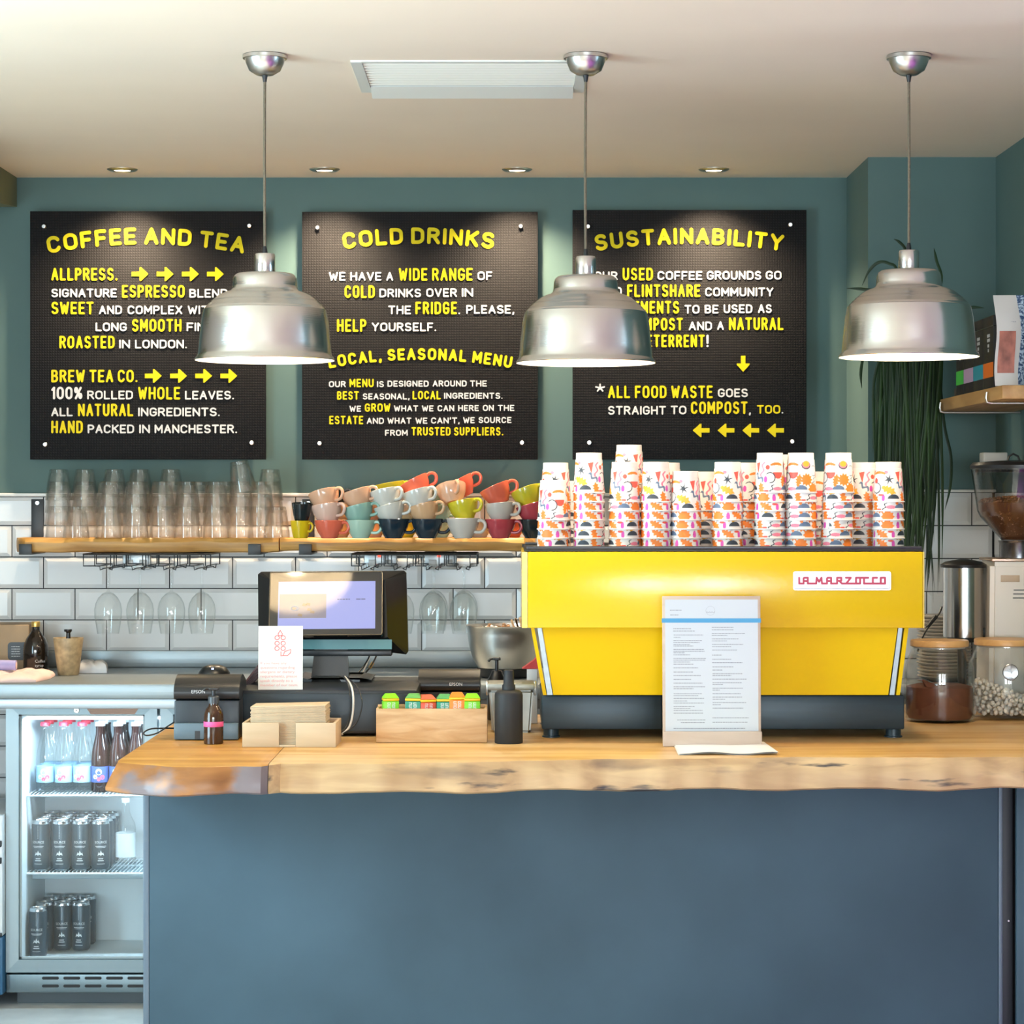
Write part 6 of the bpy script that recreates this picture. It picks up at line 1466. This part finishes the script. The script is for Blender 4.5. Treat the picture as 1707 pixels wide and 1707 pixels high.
for pts in ([(1508, 530), (1512, 440), (1508, 416), (1498, 404), (1489, 399)], [(1500, 540), (1495, 455), (1481, 440), (1464, 438), (1448, 452), (1436, 477)], [(1480, 540), (1462, 490), (1440, 483), (1410, 481)], [(1545, 530), (1568, 470), (1560, 435), (1556, 414)],
            [(1560, 540), (1600, 520), (1618, 513), (1640, 514)], [(1470, 545), (1445, 560), (1437, 600), (1434, 625), (1436, 648)], [(1480, 560), (1462, 610), (1455, 650), (1456, 720), (1458, 790)], [(1560, 560), (1572, 700), (1584, 760), (1583, 810), (1574, 850)], [(1485, 560), (1477, 640), (1468, 700), (1469, 760)]):
    P = [px_(*p) for p in pts]; Q = []
    for i in range(len(P)-1):
        p0, p1, p2, p3 = [Vector(q) for q in (P[max(i-1, 0)], P[i], P[i+1], P[min(i+2, len(P)-1)])]
        for k2 in range(5): f = k2/5; Q.append(.5*((2*p1) + (p2-p0)*f + (2*p0-5*p1+4*p2-p3)*f*f + (3*p1-p0-3*p2+p3)*f**3))
    Q.append(Vector(P[-1])); leaf(mb, Q, .0046, 0)
o = mb.build('leaves', [leaf_m, leaf2], t, smooth=60)

# coffee grinder
SG = 632.0; gx = xx(1690, SG); gy = yy(SG); k = 1/SG
t = thing('coffee_grinder', 'white coffee grinder with a clear bean hopper and steel doser', 'grinder', (gx, gy, ZC)); g = lambda v: zz(v, SG) - ZC
wh = mat('ivory enamel', (.72, .68, .62), .25, coat=.2)
mb = MB(); X0g, X1g = xx(1640, SG)-gx, .085
bm = bmesh.new(); bmesh.ops.create_cube(bm, size=1)
for v in bm.verts:
    f = v.co.z+.5; xl = X0g - .004 + .004*f; v.co = Vector((xl if v.co.x < 0 else X1g, v.co.y*.19, .02 + f*(g(935)-.02)))
bmesh.ops.bevel(bm, geom=bm.edges[:], offset=.012, segments=4, affect='EDGES'); mb.bm(bm); mb.build('body', wh, t)
mb = MB(); mb.rbox(X0g-.02, X1g+.005, -.115, .11, 0, .0195, .006); mb.build('base', black_m, t)
mb = MB(); mb.rbox(X0g+.004, X1g-.006, -.088, .088, g(934.5), g(930), .002); mb.build('top_plate', mat('copper edge', (.55, .40, .30), .3, .8), t)
for i, v in enumerate((981, 987.5, 994)): mb = MB(); mb.rbox(xx(1677-i*.6, SG)-gx, X1g-.014, -.0966, -.0952, g(v+1), g(v-.6), .0005); mb.build('vent_slot', black_m, t)
mb = MB(); mb.rbox(xx(1656, SG)-gx, xx(1687, SG)-gx, -.0968, -.0952, g(968), g(957), .001); mb.build('name_plate', mat('beige plate', (.48, .38, .28), .5), t)
# collar and hopper
hc = Matrix.Translation((xx(1697, SG)-gx, 0, 0))
mb = MB(); mb.lathe([(0, g(929.6)), (31*k, g(929.6)), (31*k, g(905)), (33*k, g(901)), (0, g(901))], 40, 0, hc); mb.build('collar', mat('dark steel collar', (.16, .16, .17), .25, .9), t)
hp = [(27*k, g(900.6)), (31*k, g(896)), (62*k, g(862)), (67*k, g(852)), (77*k, g(782))]
mb = MB(); mb.lathe(hp + [(75.6*k, g(782))] + [(r_-1.4*k, z_) for r_, z_ in hp[::-1]], 56, 0, hc); mb.build('hopper', glass('hopper plastic', (.90, .90, .90), (.62, .62, .64), 1.2), t)
mb = MB(); mb.lathe([(0, g(781.6)), (78.5*k, g(781.6)), (79*k, g(776)), (74*k, g(771)), (30*k, g(768)), (0, g(767))], 56, 0, hc); mb.build('hopper_lid', blk, t)
mb = MB(); mb.tube([(xx(1676, SG)-gx, -.03, g(769)), (xx(1678, SG)-gx, -.03, g(761)), (xx(1685, SG)-gx, -.03, g(757)), (xx(1693, SG)-gx, -.03, g(761)), (xx(1696, SG)-gx, -.03, g(769))], .0028, 8); mb.build('lid_handle', black_m, t)
bp_ = [(0, g(900)), (25.5*k, g(899.8)), (29*k, g(895)), (59.6*k, g(861.5)), (64.4*k, g(851.5)), (66.5*k, g(838)), (60*k, g(833)), (30*k, g(829)), (0, g(828))]
mb = MB(); mb.lathe(bp_, 48, 0, hc); r = random.Random(3)
for i in range(900):
    j = r.uniform(2, 7.99); i0 = int(j); f = j-i0; rr_ = bp_[i0][0]*(1-f)+bp_[i0+1][0]*f; z_ = bp_[i0][1]*(1-f)+bp_[i0+1][1]*f; a = r.uniform(PI*.95, 2.05*PI) if i0 < 6 else r.uniform(0, 2*PI)
    rr_ -= .0035
    bm = bmesh.new(); bmesh.ops.create_icosphere(bm, subdivisions=1, radius=1); mb.bm(bm, r.choice((0, 1)), hc @ Matrix.Translation((rr_*math.cos(a), rr_*math.sin(a), z_)) @ Euler((r.random()*6, r.random()*6, 0)).to_matrix().to_4x4() @ Matrix.Diagonal((.0048, .0034, .0026, 1)))
o = mb.build('coffee_beans', [mat('roasted bean', (.14, .055, .022), .4), mat('light roasted bean', (.26, .115, .05), .4)]); o.location = t.location; tag(o, 'roasted coffee beans filling the lower half of the clear hopper', 'coffee beans', kind='stuff')
# doser
ds = Matrix.Translation((xx(1605, SG)-gx, -.01, 0))
mb = MB(); mb.lathe([(0, g(1061)), (33.5*k, g(1061)), (33.5*k, g(946)), (0, g(946))], 56, 0, ds); mb.build('doser', mat('polished steel', (.68, .68, .68), .17, 1.0), t)
mb = MB(); mb.lathe([(0, g(945.6)), (38*k, g(945.6)), (38.5*k, g(941)), (30*k, g(936)), (8*k, g(932)), (0, g(932))], 48, 0, ds); mb.build('doser_lid', blk, t)
mb = MB(); mb.lathe([(0, g(1069)), (27*k, g(1069)), (27*k, g(1061.4)), (0, g(1061.4))], 40, 0, ds); mb.rbox(xx(1630, SG)-gx, X0g-.004+.004, -.03, .01, g(1062), g(1046), .002); mb.build('doser_base', black_m, t)
mb = MB(); mb.cyl((xx(1605, SG)-gx, .01, .02), (xx(1605, SG)-gx, .01, g(1069.5)), .012, n=20); mb.build('doser_post', black_m, t)

# stack of saucers on the back worktop
cer = mat('ivory saucer glaze', (.56, .50, .42), .25)
def saucer():
    mb = MB(); mb.lathe([(0, .002), (.040, .002), (.042, 0), (.046, .002), (.066, .008), (.078, .0145), (.080, .0165), (.0775, .0170), (.064, .0115), (.045, .006), (.02, .0055), (0, .0055)], 48); return mb.build('saucer', cer)
S0 = saucer(); tag(S0, '', 'saucer'); N = 19
for i in range(N):
    pos = {0: 'lowest', N-1: 'topmost'}.get(i, '%s from the bottom' % ORD[i+1])
    dup(S0, (xx(1574, 568)+random.uniform(-.002, .002), yy(568), ZB+.0004+i*.0098), None, 'ivory saucer in the stack right of the yellow machine, ' + pos, 'saucers stacked beside the machine')
bpy.data.objects.remove(S0)
cable([cp(1570, 1012, 610), cp(1566, 1022, 612), cp(1557, 1034, 614), cp(1547, 1046, 616), cp(1538, 1062, 618), cp(1530, 1085, 622)], .0028, black_m, 'black cable hanging between the machine and the doser')
mb = MB(); mb.cyl(cp(1560, 1028, 613), cp(1546, 1046, 616), .0062, .0045, 14); o = mb.build('cable_connector', black_m); tag(o, 'black in-line connector on the cable beside the machine', 'connector')

# jars
jar_g = glass('jar glass', (.975, .98, .975), (.80, .82, .80), 1.2); bam = wood('bamboo lid', (.68, .40, .16), (.54, .29, .10), (2, 9, 9), 2.0, .4)
def jar(u, vb, rpx, vtop, lab):
    s_ = sb(vb) - 14; z0 = ZC; k = 1/s_; t = thing('storage_jar', lab, 'jar', (xx(u, s_), yy(s_), z0+.0004)); H = zz(vtop, s_) - ZC
    hs = H/(.001); R = rpx*k
    prof = [(0, .003), (R*.93, .003), (R*.985, .008), (R, .02), (R, H*.60), (R*.97, H*.70), (R*.86, H*.82), (R*.79, H*.88), (R*.79, H*.915)]
    inn = [(max(0, r_-.003), z_+(.003 if i < 2 else 0)) for i, (r_, z_) in enumerate(prof)][::-1]
    mb = MB(); mb.lathe(prof + inn, 64); mb.build('jar_body', jar_g, t)
    mb = MB(); mb.lathe([(0, H*.90), (R*.745, H*.90), (R*.745, H*.922), (0, H*.922)], 48); mb.build('lid_seal', mat('clear silicone seal', (.55, .50, .42), .4), t)
    mb = MB(); mb.lathe([(0, H*.9225), (R*.825, H*.9225), (R*.84, H*.93), (R*.84, H*.985), (R*.82, H), (0, H)], 56); mb.build('bamboo_lid', bam, t)
    return t, s_, k, H, R
t, s_, k, H, R = jar(1566, 1209.5, 57.5, 1067, 'glass jar of brown cocoa powder with a wooden lid')
mb = MB(); Ri = R-.0042; fl_ = (1204-1144)*k
vs = [(0, .0075), (Ri*.93, .0075), (Ri, .018), (Ri, fl_-.004)]
mb.lathe(vs + [(Ri*.7, fl_+.002), (Ri*.3, fl_-.004), (0, fl_-.002)], 56); mb.cyl((-.03, -.045, fl_-.004), (-.052, -.058, fl_+.016), .014, .002, 12)
o = mb.build('cocoa_powder', mat('cocoa', (.15, .045, .018), .8, noise=(30, .2, (1, 1, 1)))); o.location = t.location; tag(o, 'brown cocoa powder filling the lower half of the left jar', 'cocoa', kind='stuff')
mb = MB(); mb.tube([(-.062, -.040, fl_+.017), (-.03, -.040, fl_+.009), (-.012, -.038, fl_-.001)], [.0022, .0026, .0040], 8); mb.lathe([(0, 0), (.010, .003), (.014, .010), (.0135, .010), (.0095, .0035), (0, .001)], 20, 0, Matrix.Translation((-.002, -.036, fl_-.004))); o = mb.build('scoop', mat('scoop steel', (.7, .7, .7), .2, 1.0)); o.location = t.location; tag(o, 'small metal scoop stuck in the cocoa powder', 'scoop')
t, s_, k, H, R = jar(1675, 1205.5, 60.5, 1065, 'glass jar of white mini marshmallows with a wooden lid')
mb = MB(); r = random.Random(8); Ri = R-.0125
pts = []
tries = 0
while len(pts) < 420 and tries < 60000:
    tries += 1; a, q = r.uniform(0, 2*PI), Ri*math.sqrt(r.random()); p = (q*math.cos(a), q*math.sin(a)); h_ = .036 + .040*min(1, max(0, (Ri*.5-p[0])/Ri*.9)); z_ = r.uniform(.016, h_+.02)
    if all((p[0]-b_[0])**2 + (p[1]-b_[1])**2 + (z_-b_[2])**2 > .0098**2 for b_ in pts): pts.append((p[0], p[1], z_))
for p in pts:
    mb.rbox(-.0058, .0058, -.0048, .0048, -.0045, .0045, .0026, seg=1, M=Matrix.Translation(p) @ Euler((r.random()*6, r.random()*6, r.random()*6)).to_matrix().to_4x4())
o = mb.build('mini_marshmallows', mat('marshmallow', (.74, .69, .61), .7)); o.location = t.location; tag(o, 'white mini marshmallows heaped in the right jar', 'marshmallows', kind='stuff')
mb = MB(); a0 = -PI/2 - .05; Rm = .029
vs = []; n_ = 28
for rr_, dz in ((.0, .0016), (.018, .0016), (.0225, .0026), (.0245, .0016), (.0248, .0004)):
    for i in range(n_):
        q = 2*PI*i/n_; vs.append(((R+dz)*math.cos(a0+rr_*.80*math.cos(q)/R), (R+dz)*math.sin(a0+rr_*.80*math.cos(q)/R), (1204-1123)*k + rr_*.85*math.sin(q)))
fs = [(j*n_+i, j*n_+(i+1) % n_, (j+1)*n_+(i+1) % n_, (j+1)*n_+i) for j in range(4) for i in range(n_)]
mb.add(vs, fs, 0); mb.build('round_badge', mat('pewter badge', (.32, .32, .32), .3, .9, noise=(90, .7, (1, 1, 1))), t)
# white box on the small ledge behind the hopper
mb = MB(); mb.rbox(xx(1630, 600), RX-.012, yy(600)-.05, yy(600)+.05, zz(787, 600), zz(776.5, 600), .002); o = mb.build('wall_ledge', black_m); tag(o, 'narrow black ledge on the right wall behind the bean hopper', 'ledge')
mb = MB(); mb.rbox(xx(1636, 600), xx(1676, 600), yy(600)-.03, yy(600)+.03, zz(776.2, 600), zz(754.5, 600), .003); o = mb.build('small_carton', mat('beige carton', (.50, .46, .40), .6)); tag(o, 'small beige carton peeping over the bean hopper lid', 'carton')
